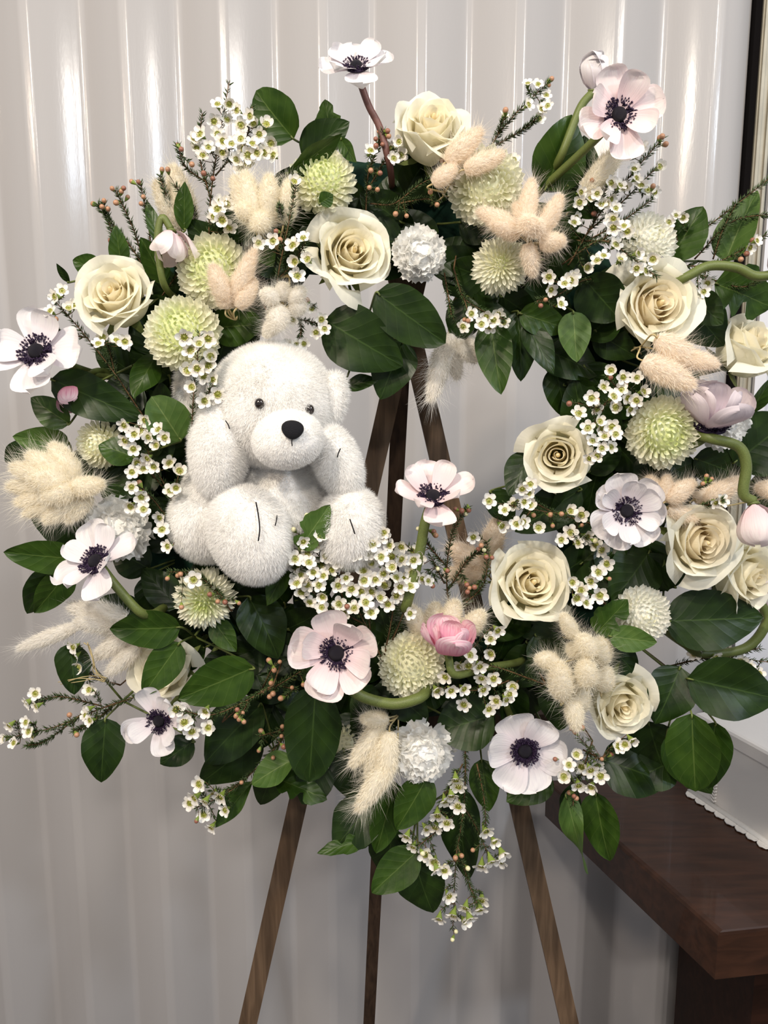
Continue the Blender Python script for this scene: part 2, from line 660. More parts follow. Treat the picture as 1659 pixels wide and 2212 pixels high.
for i in range(20):                   # braid running up the side
    for sgn in (-1, 1):
        c = A + ed * (.052 + sgn * .002) - nr * .002
        z = TZ + .008 + i * .0062
        d = ed * sgn * .004
        m.tube([(c.x - d.x, c.y - d.y, z), (c.x + d.x, c.y + d.y, z + .0045)], .0017, n=4)
obj('braid', m.build('braid', LACE), bx, inv)

# ------------------------------------------------------------------ easel
def bar(a, b, w, d, name, mat):
    a, b = Vector(a), Vector(b)
    R = frame(b - a, 0, up=Vector((0, -1, 0)))
    m = MB()
    m.box((a + b) / 2, (w, d, (b - a).length), R)
    return m.build(name, mat, False)


ez = thing('easel', 'brown wooden three-legged easel standing behind the flower wreath', 'easel')
ap = P(880, 690, 0.965)


def down(px, py, Y):
    q = P(px, py, Y)
    d = q - ap
    return ap + d * (ap.z / (ap.z - q.z))


for (px, Y, w) in ((535, .93, .0245), (1230, .93, .0245)):
    e = down(px, 2212, Y)
    obj('leg', bar(e, ap + (ap - e).normalized() * .12, w, .02, 'leg', EASEL), ez)
ab = P(871, 720, 0.985)
q = P(797, 2212, 1.28)
e = ab + (q - ab) * (ab.z / (ab.z - q.z))
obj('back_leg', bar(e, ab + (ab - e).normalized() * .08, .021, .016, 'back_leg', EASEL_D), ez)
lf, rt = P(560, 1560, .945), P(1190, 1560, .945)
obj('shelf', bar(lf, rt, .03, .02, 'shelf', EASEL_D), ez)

# ------------------------------------------------------------------ wreath base
RC, RY = (850, 985), 0.90
rc = P(*RC, RY)
k0 = mpp(*RC, RY)
RR, Rr = 505 * k0, 95 * k0
V, Fc = [], []
nu, nv = 72, 16
for i in range(nu):
    for j in range(nv):
        a, b = 2 * math.pi * i / nu, 2 * math.pi * j / nv
        r = Rr * (1 + .10 * math.sin(i * 2.3 + j) + .06 * math.sin(i * 5.1 - j * 3))
        q = (RR + r * math.cos(b))
        V.append((q * math.cos(a), -r * math.sin(b) * .55, q * math.sin(a)))
for i in range(nu):
    for j in range(nv):
        i2, j2 = (i + 1) % nu, (j + 1) % nv
        Fc.append((i * nv + j, i2 * nv + j, i2 * nv + j2, i * nv + j2))
wb = obj('wreath_base', mesh('wreath_base', V, Fc, MOSS), None, Matrix.Translation(rc))
wb['label'] = 'dark green ring holding all the flowers, seen at the edge of the central hole'
wb['category'] = 'wreath frame'


def ring_point(p):                     # the nearest place on the ring's front, where a stem is stuck in
    d = Vector((p.x - rc.x, 0, p.z - rc.z))
    d = d.normalized() * min(max(d.length, RR - Rr * .6), RR + Rr * .6)
    return rc + d + Vector((0, -Rr * .3, 0))


def stem_world(px_pts, Y, end=None):
    pts = []
    for i, p in enumerate(px_pts):
        pts.append(P(p[0], p[1], p[2] if len(p) > 2 else Y))
    if end is not None:
        pts.append(end)
    return pts


# ------------------------------------------------------------------ roses
def rose_set(seed, N=20):
    rnd = random.Random(seed)
    out = []
    for i in range(N):
        t = (i / (N - 1)) ** 0.92
        ang = i * math.radians(137.5) + rnd.uniform(-.35, .35)
        half = math.radians(100 - 44 * t)
        p0 = (.05, -.95)
        p1 = (.30 + .80 * t, -.90 + .25 * (1 - t))
        p2 = (.07 + .66 * t, -.12 + .06 * (1 - t) - .10 * t)
        rim = (.05 + .86 * t + rnd.uniform(-.02, .02), .27 - .17 * t ** 1.6 + rnd.uniform(-.045, .045))
        curl = (0.07 + .20 * t ** 1.6) * rnd.uniform(.5, 1.4)
        ph, am = rnd.uniform(0, 6.28), rnd.uniform(.014, .034) * (0.4 + t)
        skew = rnd.uniform(.05, .10)
        point = rnd.uniform(.02, .14) * (.3 + t)

        def fn(u, v, p0=p0, p1=p1, p2=p2, rim=rim, curl=curl, ph=ph, am=am, half=half, t=t, skew=skew, point=point):
            a, b, c, d = (1 - v) ** 3, 3 * v * (1 - v) ** 2, 3 * v * v * (1 - v), v ** 3
            r = a * p0[0] + b * p1[0] + c * p2[0] + d * rim[0]
            z = a * p0[1] + b * p1[1] + c * p2[1] + d * rim[1]
            e = max(0, (v - .72) / .28) ** 2
            wid = half * min(1, .45 + .75 * v)
            eu = abs(u) ** 3
            # the rim bends outward, most at the shoulders, and falls towards the sides
            r += curl * e * (.55 + .6 * abs(u)) + am * math.sin(4.5 * u + ph) * v * v * 1.6
            z -= curl * e * .55 * (.5 + abs(u)) + v * v * (.20 * eu) * (.6 + t)
            z += point * max(0, 1 - 2.2 * abs(u)) * e
            r *= 1 + skew * u * (1.2 - .5 * t)
            w = u * wid
            return (r * math.cos(w), r * math.sin(w), z)
        V, Fc, U = grid(fn, 12, 10)
        mi = 0 if t < .3 else (1 if t < .72 else 2)
        out.append((mesh('rose_petal', V, Fc, ROSE[mi], U), mesh('rose_petal', V, Fc, PEACH if t < .55 else ROSE[mi], U), ang))
    return out


ROSES = [rose_set(s) for s in (3, 11, 23)]
m = MB()
m.lathe([(.0, -1.12), (.09, -1.1), (.22, -1.0), (.30, -.9), (.28, -.82), (.1, -.8)], 10)
for k in range(5):
    a = 2 * math.pi * k / 5
    pts = []
    for (r, z, w) in ((.2, -.95, .12), (.5, -.98, .13), (.75, -1.0, .07), (.95, -.96, .005)):
        for sg in (-1, 1):
            pts.append((r * math.cos(a) - sg * w * math.sin(a), r * math.sin(a) + sg * w * math.cos(a), z))
    m.add(pts, [(0, 2, 3, 1), (2, 4, 5, 3), (4, 6, 7, 5)])
ROSE_CALYX = m.build('rose_calyx', STEM)


m = MB()
m.lathe([(0, .21), (.035, .19), (.06, .10), (.075, -.1), (.06, -.6)], 10)
ROSE_HEART = m.build('rose_heart', ROSE[0])


def stem_part(root, pts, r, mat, name='stem', r1=None):
    iv = root.matrix_basis.inverted()
    k = iv.median_scale
    m = MB()
    m.tube([iv @ p for p in smooth_path(pts, 7)], r * k, None if r1 is None else r1 * k, 8)
    return obj(name, m.build(name, mat), root)


def rose(px, py, d, face, label, var=0, roll=0., Y=.795, peach=False, zs=1.0):
    c = P(px, py, Y)
    s = d / 2 * mpp(px, py, Y)
    R = frame((face[0], -1, face[1]), roll)
    root = thing('rose', label, 'rose', place(c, R, s), 'cream roses in the wreath')
    Z = Matrix.Diagonal((1, 1, zs, 1))
    for a, b, ang in ROSES[var]:
        obj('petal', b if peach else a, root, Z @ Matrix.Rotation(ang, 4, 'Z'))
    obj('heart', ROSE_HEART, root, Z)
    obj('calyx', ROSE_CALYX, root, Z)
    base = c - R @ Vector((0, 0, s * 1.05 * zs))
    stem_part(root, [base, base.lerp(ring_point(base), .5) + Vector((0, .01, 0)), ring_point(base)], .0032, STEM)


rose(242, 630, 168, (-.02, .45), 'cream rose with an outflung lower petal, highest flower above the left edge anemone', 0, .4)
rose(765, 540, 176, (.28, .12), 'large cream rose left of the white carnation near the top', 1, 2.6)
rose(935, 262, 156, (.12, .62), 'cream rose standing highest, right of the upright anemone on its own stem', 2, 1.0, .80, zs=1.25)
rose(1425, 655, 186, (.12, .12), 'cream rose with a peach heart at the upper right of the hole', 1, .2, peach=True)
rose(1205, 983, 150, (-.25, .10), 'yellowish cream rose at the right rim of the central hole', 2, 3.0, .80)
rose(1152, 1258, 182, (.05, .42), 'large cream rose below the hole, right of the budding waxflower twigs', 0, 1.7)
rose(1523, 1172, 170, (.18, .10), 'half open peachy rose right of the many-petalled white anemone', 1, 4.0, peach=True)
rose(1628, 1245, 165, (.55, .05), 'cream rose cut by the right edge of the picture, under the half open peachy rose', 2, .5, .825)
rose(1347, 1527, 154, (.22, -.12), 'pale cream rose at the lower right beside the pale bunny tail pile', 0, 5.0)
rose(345, 1440, 152, (-.30, .30), 'cream rose mostly hidden behind two leaves at the lower left', 2, 2.0, .815)
rose(1632, 735, 150, (.65, .95), 'cream rose seen from outside, cut by the right edge near the top', 1, 3.3, .85, zs=1.15)


# ------------------------------------------------------------------ anemones
def an_petal(seed, wid, lift, curl, mat):
    rnd = random.Random(seed)
    ph, am, tw = rnd.uniform(0, 6.28), rnd.uniform(.015, .045), rnd.uniform(-.12, .12)
    notch = rnd.uniform(0, .05)
    ca, sa = math.cos(lift), math.sin(lift)

    def fn(u, v):
        v = 1 - (1 - v) ** 1.9
        sh = (v ** .55) * max(0, (1 - v ** 6)) ** .5 * 1.05 + .05 * (1 - v)
        x = .10 + .90 * v - notch * (1 - abs(u)) * v ** 6
        y = u * wid * sh
        z = .05 * math.sin(6 * v + ph) * v + am * math.sin(3.5 * u + ph) * v + (.12 + .5 * curl) * u * u * wid * v * 1.4 + tw * u * v * .5
        # curl bends the petal inward like a bowl
        b = curl * v
        x2 = x * math.cos(b) - (z * math.sin(b))
        z2 = z * math.cos(b) + x * math.sin(b)
        x3, z3 = .10 + (x2 - .10) * ca - z2 * sa, (x2 - .10) * sa + z2 * ca
        return (x3, y, z3)
    V, Fc, U = grid(fn, 8, 10)
    return mesh('anemone_petal', V, Fc, mat, U)


def stamen_mesh(seed):
    rnd = random.Random(seed)
    m = MB()
    m.lathe([(.14, .05), (.20, .075), (.275, .065), (.305, .025), (.2, .0)], 24)
    for i in range(210):
        a = rnd.uniform(0, 6.283)
        r0, r1 = .16, rnd.uniform(.20, .355)
        z1 = .05 + rnd.uniform(.02, .12)
        p, q = Vector((r0 * math.cos(a), r0 * math.sin(a), .02)), Vector((r1 * math.cos(a), r1 * math.sin(a), z1))
        m.tube([p, q], .006, n=3)
        e = (q - p).normalized()
        sx = e.orthogonal().normalized() * .021
        sy = e.cross(sx).normalized() * .021
        m.add([q - e * .02, q + sx, q + sy, q - sx, q - sy, q + e * .035],
              [(0, 1, 2), (0, 2, 3), (0, 3, 4), (0, 4, 1), (5, 2, 1), (5, 3, 2), (5, 4, 3), (5, 1, 4)])
    return m.build('stamens', AN_S)


STAMENS = [stamen_mesh(1), stamen_mesh(2)]
m = MB()
m.lathe([(.0, .19), (.05, .188), (.10, .17), (.145, .13), (.165, .08), (.16, .03), (.12, -.02), (0.0, -.03)], 18)
DOME = m.build('dome', AN_C)
m = MB()
m.lathe([(0, -.10), (.07, -.08), (.13, -.03), (.15, .02), (.05, .03), (0, .03)], 10)
RECEPT = m.build('receptacle', STEM)
PET = {}


def anemone(px, py, R_, face, label, n=8, mat='w', lift=.16, curl=.05, wid=.40, roll=0., Y=.785, stem=None, smat=None, sr=.0042,
            centre=True, second=True, zs=1.):
    M_ = {'w': AN_W, 'p': AN_P, 'k': AN_PK, 'l': AN_LI}[mat]
    key = (mat, round(lift, 2), round(curl, 2), round(wid, 2))
    if key not in PET:
        PET[key] = ([an_petal(k + 31 * len(PET), wid, lift, curl, M_) for k in range(3)],
                    [an_petal(k + 57 * len(PET), wid * .88, lift + .16, curl + .08, M_) for k in range(3)])
    rnd = random.Random(int(px * 7 + py))
    c = P(px, py, Y)
    s = R_ * mpp(px, py, Y)
    R = frame((face[0], -1, face[1]) if len(face) == 2 else face, roll)
    root = thing('anemone', label, 'anemone', place(c, R, s), 'anemones in the wreath')
    nout = (n + 1) // 2 if second else n
    for k in range(n):
        inner = second and k >= nout
        cnt = (n - nout) if inner else nout
        a = 2 * math.pi * (k + (.5 if inner else 0)) / cnt + rnd.uniform(-.16, .16)
        f = (.86 if inner else 1.0) * rnd.uniform(.92, 1.05)
        obj('petal', PET[key][1 if inner else 0][k % 3], root,
            Matrix.Rotation(a, 4, 'Z') @ Matrix.Translation((0, 0, .012 * k % .03 + (.03 if inner else 0))) @ Matrix.Rotation(rnd.uniform(-.1, .1), 4, 'Y')
            @ Matrix.Diagonal((f, f * rnd.uniform(.9, 1.1), f, 1)))
    if centre:
        obj('dome', DOME, root)
        o = obj('stamens', STAMENS[int(px) % 2], root)
        o['kind'] = 'stuff'
    obj('receptacle', RECEPT, root)
    b = c - R @ Vector((0, 0, s * .06))
    if stem:
        pts = [b] + stem_world(stem, Y)
        dl = (pts[-1] - pts[-2]).normalized()
        pts += [pts[-1] + dl * .012 + Vector((0, .02, 0)), pts[-1] + dl * .016 + Vector((0, .06, 0))]
    else:
        e = ring_point(b)
        pts = [b, b.lerp(e, .5) - R @ Vector((0, 0, .02)), e]
    stem_part(root, pts, sr, smat or STEM)


anemone(770, 148, 86, (-.02, 1.05), 'white anemone with black centre rising highest on a maroon stem at top', 8, 'w', .05, .02, .48, .3, .80,
        [(795, 225), (820, 275), (838, 340)], STEM_R, .0035)
anemone(1335, 250, 100, (.05, .03), 'pale pink anemone with black centre on a green stem at the upper right', 8, 'p', .10, .10, .46, .25, .77,
        [(1275, 312, .80), (1180, 400, .84)])
anemone(82, 762, 108, (-.12, .50), 'white anemone with black centre at the left edge, below the upper left rose', 7, 'w', .10, .05, .56, .1, .78)
anemone(210, 1215, 100, (-.42, .95), 'white anemone tilted upward in front of the left carnation', 8, 'w', .06, .04, .42, .6, .765,
        [(250, 1265), (300, 1320)], None, .005)
anemone(935, 1075, 96, (.02, 1.25), 'blush anemone standing upright in the hole beside the bear', 8, 'p', .12, .12, .40, .2, .765,
        [(918, 1130), (905, 1200), (880, 1300)], None, .0055)
anemone(1352, 1103, 90, (.0, .06), 'face-on white anemone with many rounded petals, right of the hole', 13, 'w', .10, .10, .44, .0, .765)
anemone(727, 1410, 106, (.02, .22), 'large blush anemone facing forward below the bear', 9, 'p', .12, .14, .48, .45, .755,
        [(760, 1490), (840, 1520), (900, 1510)], None, .006)
anemone(345, 1556, 78, (-.08, .12), 'small white anemone at the lower left, touched by waxflowers', 7, 'w', .12, .10, .42, .3, .765)
anemone(1133, 1620, 92, (.0, .05), 'white anemone with a few broad petals and grey-black dome at the bottom', 6, 'w', .08, .06, .54, .9, .77, second=False)
anemone(970, 1412, 88, (.02, -.12, 1.), 'small deep pink cup-shaped anemone seen from the side', 7, 'k', .36, .30, .52, .2, .755,
        [(970, 1425), (984, 1458), (1050, 1442, .79), (1120, 1430, .83)], None, .0042, False)
anemone(370, 500, 80, (.10, -.25, -1.), 'drooping pale pink anemone seen from behind above the upper left pompoms', 6, 'p', .35, .5, .42, .3, .80,
        [(350, 470), (340, 520), (350, 600)], None, .0035, False)
anemone(1280, 195, 74, (.0, -.25, 1.), 'closed white anemone bud behind the pale pink anemone at the upper right', 6, 'w', .7, .7, .46, .2, .82,
        [(1258, 225), (1240, 265), (1215, 330)], None, .0042, False)
anemone(1530, 925, 118, (.05, -.45, 1.), 'lilac cupped anemone between the bunny tails and the right carnation', 7, 'l', .62, .22, .46, .2, .79,
        [(1530, 940), (1500, 960)], None, .0042, True)
anemone(1628, 1088, 92, (.08, -.35, -1.), 'nodding pale anemone on a hooked green stem at the right edge', 6, 'p', .55, .6, .46, .0, .775,
        [(1606, 1065), (1612, 1005), (1595, 965), (1540, 948)], None, .0055, False)
anemone(1668, 590, 76, (.2, -.2, 1.), 'lilac anemone bud cut by the right edge, above the peach-hearted rose', 6, 'l', .8, .7, .46, .0, .80,
        [(1630, 596), (1590, 578), (1530, 575), (1480, 600)], None, .0048, False)
anemone(1645, 1300, 70, (.25, -1, -.3), 'pale pink anemone petals peeping out under the edge rose', 6, 'p', .1, .05, .46, .0, .845,
        [(1655, 1345), (1610, 1400), (1520, 1412), (1480, 1390)], None, .0055, False)
anemone(155, 832, 62, (.15, -.3, -1.), 'nodding white anemone with pink base under the left edge anemone', 6, 'k', .35, .45, .46, .0, .81, None, None, .0035, False)


# ------------------------------------------------------------------ pompom chrysanthemums
def floret(L, Wd, hook, mat):
    def fn(u, v):
        sh = (.45 + .55 * v) * max(0, 1 - v ** 6) ** .5
        a = hook * v
        x = L * (v if abs(hook) < 1e-3 else math.sin(a) / hook)
        z = L * (0 if abs(hook) < 1e-3 else (1 - math.cos(a)) / hook) + .9 * Wd * u * u * (.4 + .6 * v)
        return (x, u * Wd * sh, z)
    V, Fc, U = grid(fn, 4, 5)
    return mesh('floret', V, Fc, mat, U)


FLOR = {}


def mum(px, py, R_, face, label, style='ball', tint='y', roll=0., Y=.80, n=190, tmax=118):
    c = P(px, py, Y)
    s = R_ * mpp(px, py, Y)
    R = frame((face[0], -1, face[1]), roll)
    root = thing('chrysanthemum', label, 'chrysanthemum', place(c, R, s), 'pompom chrysanthemums in the wreath')
    rnd = random.Random(int(px + py * 3))
    mats = {'y': [MUM_G, MUM_Y, MUM_C], 'c': [MUM_Y, MUM_C, MUM_C], 'w': [MUM_C, MUM_W, MUM_W]}[tint]
    zo = .35
    for i in range(n):
        f = (i + .5) / n
        th = math.acos(1 - (1 - math.cos(math.radians(tmax))) * f)
        ph = i * 2.399963
        d = Vector((math.sin(th) * math.cos(ph), math.sin(th) * math.sin(ph), math.cos(th)))
        out = Vector((math.cos(th) * math.cos(ph), math.cos(th) * math.sin(ph), -math.sin(th)))   # away from the crown
        k = 0 if f < .07 else (1 if f < .30 else 2)
        if style == 'ball':
            L, Wd, hook, lean = .44, .115, 1.15, .55
            sz = .62 + .45 * min(1, f * 1.6)
            rb = .62
        else:
            L, Wd, hook, lean = .62, .092, .75, .42 + .5 * f
            sz = .5 + .6 * f
            rb = .42
        key = (style, mats[k].name)
        if key not in FLOR:
            FLOR[key] = floret(L, Wd, hook, mats[k])
        ax = (d + out * lean).normalized()
        nrm = (-out + d * lean)
        nrm = (nrm - ax * nrm.dot(ax)).normalized()
        y = nrm.cross(ax)
        Rm = Matrix((ax, y, nrm)).transposed().to_4x4()
        b = d * rb * (1 if style == 'ball' else (.75 + .25 * f))
        b = Vector((b.x, b.y, b.z * .82 - .12))
        q = sz * rnd.uniform(.9, 1.1)
        obj('petal', FLOR[key], root, Matrix.Translation(b) @ Rm @ Matrix.Rotation(rnd.uniform(-.25, .25), 4, 'X') @ Matrix.Diagonal((q, q * 1.05, q, 1)))
    key = ('core', tint, style)
    if key not in FLOR:
        m = MB()
        if style != 'ball':
            m.lathe([(0, .12), (.22, .06), (.34, -.1), (.25, -.3), (0, -.4)], 14)
        else:
            m.lathe([(0, .52), (.28, .48), (.52, .31), (.63, .03), (.55, -.28), (.28, -.48), (0, -.52)], 16)
        FLOR[key] = m.build('core', mats[1])
    obj('core', FLOR[key], root)
    b = c - R @ Vector((0, 0, s * .45))
    stem_part(root, [b, b.lerp(ring_point(b), .5), ring_point(b)], .003, STEM)


mum(697, 388, 68, (.12, .35), 'greenish white pompom half under a curved leaf near the top', 'ball', 'y')
mum(1048, 402, 76, (-.05, -.10), 'cream pompom below the tan bunny tails at top centre', 'ball', 'c', 0, .805)
mum(1083, 570, 67, (-.05, .02), 'spiky cream chrysanthemum under the star-shaped bunny tail cluster', 'loose', 'c', 0, .80, 170)
mum(1403, 520, 60, (.25, .30), 'white pompom behind waxflowers above the peach-hearted rose', 'ball', 'w', 0, .825)
mum(393, 718, 76, (.0, .30), 'round lime-centred pompom directly above the teddy bear head', 'ball', 'y', 0, .785, 210)
mum(460, 583, 74, (-.05, .15), 'lime cream pompom with tan bunny tails resting on its right side', 'ball', 'y', .5, .81)
mum(213, 960, 50, (-.35, -.1), 'small cream pompom beside the fan of bunny tails at left', 'ball', 'c', 0, .815, 150)
mum(440, 1300, 72, (.12, -.05), 'shaggy lime cream chrysanthemum under the bear foot', 'loose', 'y', 0, .785, 190)
mum(890, 1437, 67, (.05, .35), 'cream pompom in front of the deep pink anemone', 'ball', 'c', 0, .785, 200)
mum(1435, 935, 73, (.0, -.15), 'large flat-faced white pompom at the right under the furry tails', 'ball', 'y', .3, .79, 200)
mum(1388, 1330, 59, (.15, .12), 'white pompom ball clasped by two light leaves at the lower right', 'ball', 'w', 0, .80)
mum(742, 1608, 44, (.1, .2), 'pompom mostly hidden behind the long dark leaf at bottom', 'ball', 'c', 0, .845, 120)


# ------------------------------------------------------------------ carnations
def carn_petal(seed):
    rnd = random.Random(seed)
    ph = [rnd.uniform(0, 6.28) for _ in range(4)]

    def fn(u, v):
        w = .08 + .60 * v ** 1.1
        ruff = v * v * (.060 * math.sin(7 * u + ph[0]) + .03 * math.sin(13 * u + ph[1]))
        saw = (.05 * math.sin(19 * u + ph[2])) * (v > .93)
        x = v * (1 - .12 * u * u) + saw
        return (x, w * math.sin(u * 1.15), ruff + .12 * math.sin(v * 4 + ph[3]) * v + .30 * v * v)
    V, Fc, U = grid(fn, 16, 7)
    return mesh('carnation_petal', V, Fc, CARN, U)


CARNP = [carn_petal(s) for s in range(7)]


def carnation(px, py, R_, face, label, Y=.80):
    c = P(px, py, Y)
    s = R_ * mpp(px, py, Y)
    R = frame((face[0], -1, face[1]))
    root = thing('carnation', label, 'carnation', place(c, R, s), 'white carnations in the wreath')
    rnd = random.Random(int(px))
    n = 52
    for i in range(n):
        f = (i + .5) / n
        th = math.acos(1 - 1.12 * f)
        ph = i * 2.399963 + rnd.uniform(-.3, .3)
        ax = Vector((math.sin(th) * math.cos(ph), math.sin(th) * math.sin(ph), math.cos(th)))
        y = Vector((-math.sin(ph), math.cos(ph), 0))
        Rm = (Matrix((ax, y, ax.cross(y))).transposed().to_4x4() @ Matrix.Rotation(rnd.uniform(-.7, .7), 4, 'X'))
        q = rnd.uniform(.74, .90) * (.85 + .32 * f)
        obj('petal', CARNP[i % 7], root, Matrix.Translation((0, 0, -.22)) @ Rm @ Matrix.Scale(q, 4))
    if 'carn' not in FLOR:
        m = MB()
        m.lathe([(0, .50), (.28, .46), (.5, .30), (.60, .02), (.45, -.28), (.2, -.42), (0, -.45)], 14)  # unseen ball added inside the petals to brighten their gaps
        FLOR['carn'] = m.build('core', CARN_IN)
    obj('core', FLOR['carn'], root)
    b = c - R @ Vector((0, 0, s * .25))
    stem_part(root, [b, b.lerp(ring_point(b), .5), ring_point(b)], .003, STEM)


carnation(905, 548, 60, (.05, -.05), 'white carnation right of the large rose near the top')
carnation(258, 1142, 72, (.0, .15), 'white carnation behind the tilted anemone at left', .805)
carnation(912, 1625, 68, (.1, .1), 'white carnation at the bottom beside hanging bunny tails', .79)
carnation(1562, 910, 62, (.2, .05), 'white carnation behind the lilac anemone at right', .83)


# ------------------------------------------------------------------ teddy bear
BEAR_BASE = P(590, 1240, .83)
bear = thing('teddy_bear', 'white plush teddy bear sitting in the wreath with both paws raised', 'teddy bear', Matrix.Translation(BEAR_BASE))


class Ell:
    def __init__(s, px, py, Y, rx, ry, rz, roll=0., pitch=0., yaw=0.):
        s.c = P(px, py, Y)
        k = mpp(px, py, Y)
        s.r = Vector((rx * k, rz * k, ry * k))
        s.k = k
        s.R = Euler((math.radians(pitch), math.radians(-roll), math.radians(yaw))).to_matrix()

    def inside(s, pts, f=.93):
        q = (pts - np.array(s.c)) @ np.array(s.R) / np.array(s.r)
        return (q * q).sum(1) < f


BP = {'head': Ell(588, 878, .800, 133, 131, 128, 12), 'muzzle': Ell(622, 950, .736, 76, 62, 62, 10),
      'torso': Ell(592, 1085, .825, 128, 118, 105, 0), 'torso_low': None}
BP.pop('torso_low')
BP['ear_l'] = Ell(430, 868, .845, 46, 96, 30, 8)
BP['ear_r'] = Ell(714, 866, .790, 32, 60, 24, -14)
BP['arm_l'] = Ell(474, 968, .770, 62, 108, 58, -6)
BP['arm_r'] = Ell(728, 996, .778, 47, 82, 50, 24)
BP['shoulder_l'] = Ell(470, 1065, .80, 72, 75, 70, 20)
BP['thigh_l'] = Ell(452, 1125, .800, 84, 88, 80, -10)
BP['foot_l'] = Ell(540, 1155, .762, 84, 108, 72, 22)
BP['foot_r'] = Ell(757, 1140, .775, 68, 86, 62, -4)
FURSPEC = {  # name: parts of the body surface, fur length in px, seeds
    'head': (['head'], 13), 'muzzle': (['muzzle'], 7), 'torso': (['torso'], 12), 'ear_l': (['ear_l'], 14), 'ear_r': (['ear_r'], 14),
    'arm_l': (['arm_l', 'shoulder_l'], 12), 'arm_r': (['arm_r'], 13), 'leg_l': (['thigh_l', 'foot_l'], 12), 'leg_r': (['foot_r'], 14)}
NAMES = {'ear_l': 'ear', 'ear_r': 'ear', 'arm_l': 'arm', 'arm_r': 'arm', 'leg_l': 'leg', 'leg_r': 'leg'}
inv = Matrix.Translation(-BEAR_BASE)


def fur_tris(roots, nrm, length, width, comb, spread, rng, lean=.55):
    n = len(roots)
    d = nrm * .75 + comb * lean + rng.normal(0, spread, (n, 3))
    d /= np.linalg.norm(d, axis=1)[:, None]
    sd = np.cross(d, rng.normal(0, 1, (n, 3)))
    sd /= np.linalg.norm(sd, axis=1)[:, None]
    L = length * rng.uniform(.6, 1.25, n)[:, None]
    T = np.empty((n, 3, 3))
    T[:, 0] = roots - sd * width / 2
    T[:, 1] = roots + sd * width / 2
    T[:, 2] = roots + d * L
    return T


bear_parts = {}
for nm, (parts, flen) in FURSPEC.items():
    mb = MB()
    tris = []
    for pn in parts:
        E = BP[pn]
        n1, n2 = 40, 26
        V, Fc = [], []
        for j in range(n2 + 1):
            th = math.pi * j / n2
            for i in range(n1):
                ph = 2 * math.pi * i / n1
                u = Vector((math.sin(th) * math.cos(ph), math.sin(th) * math.sin(ph), math.cos(th)))
                w = 1 + .012 * math.sin(5 * u.x + 3 * u.z + len(nm)) + .010 * math.sin(9 * u.z - 4 * u.x)
                V.append(E.c + E.R @ Vector((u.x * E.r.x, u.y * E.r.y, u.z * E.r.z)) * w)
        for j in range(n2):
            for i in range(n1):
                i2 = (i + 1) % n1
                Fc.append((j * n1 + i, (j + 1) * n1 + i, (j + 1) * n1 + i2, j * n1 + i2))
        mb.add(V, Fc)
        area = 4 * math.pi * ((E.r.x * E.r.y) ** 1.6 + (E.r.x * E.r.z) ** 1.6 + (E.r.y * E.r.z) ** 1.6) ** (1 / 1.6) / 3 ** (1 / 1.6)
        n = int(area / (E.k ** 2) / 2.6)
        u = RNG.normal(0, 1, (n, 3))
        u /= np.linalg.norm(u, axis=1)[:, None]
        Rm = np.array(E.R)
        r = np.array(E.r)
        pts = (u * r) @ Rm.T + np.array(E.c)
        nr_ = (u / r) @ Rm.T
        nr_ /= np.linalg.norm(nr_, axis=1)[:, None]
        keep = np.ones(n, bool)
        for q, E2 in BP.items():
            if q != pn:
                keep &= ~E2.inside(pts, .97)
        # hair lies down, swirling a little with a slow wave
        comb = np.stack([.35 * np.sin(pts[:, 2] * 90 + len(nm)), -.15 + 0 * pts[:, 0], -.7 + .4 * np.sin(pts[:, 0] * 70)], 1)
        comb = comb - nr_ * (comb * nr_).sum(1)[:, None]
        tris.append(fur_tris(pts[keep] - nr_[keep] * .0006, nr_[keep], flen * E.k, 1.25 * E.k, comb[keep], .24, RNG))
    o = obj(NAMES.get(nm, nm), mb.build(nm, FUR_IN), bear, inv)
    bear_parts[nm] = o
    f = obj('fur', tri_mesh('fur', np.concatenate(tris), FUR), o)
    f['kind'] = 'stuff'


def on_face(E, px, py):                # where the line of sight meets that plush shape
    d = ray(px, py)
    o_ = Vector((0, 0, CAM_Z)) - E.c
    Ri = E.R.transposed()
    a, b = Ri @ o_, Ri @ d
    a = Vector((a.x / E.r.x, a.y / E.r.y, a.z / E.r.z))
    b = Vector((b.x / E.r.x, b.y / E.r.y, b.z / E.r.z))
    A_, B_, C_ = b.dot(b), 2 * a.dot(b), a.dot(a) - 1
    D = max(0, B_ * B_ - 4 * A_ * C_)
    t_ = (-B_ - math.sqrt(D)) / (2 * A_)
    return Vector((0, 0, CAM_Z)) + d * t_


def blob(name, mat, loc, sx, sy, sz, parent, R=None, taper=0., label=None):
    V, Fc = [], []
    n1, n2 = 24, 14
    for j in range(n2 + 1):
        th = math.pi * j / n2
        for i in range(n1):
            ph = 2 * math.pi * i / n1
            x, y, z = math.sin(th) * math.cos(ph), math.sin(th) * math.sin(ph), math.cos(th)
            p = Vector((x * sx * (1 + taper * z), y * sy, z * sz))
            V.append(Vector(loc) + (R @ p if R else p))
    for j in range(n2):
        for i in range(n1):
            i2 = (i + 1) % n1
            Fc.append((j * n1 + i, (j + 1) * n1 + i, (j + 1) * n1 + i2, j * n1 + i2))
    o = obj(name, mesh(name, V, Fc, mat), parent, None if parent is not bear else inv)
    if label:
        o['label'] = label
    return o


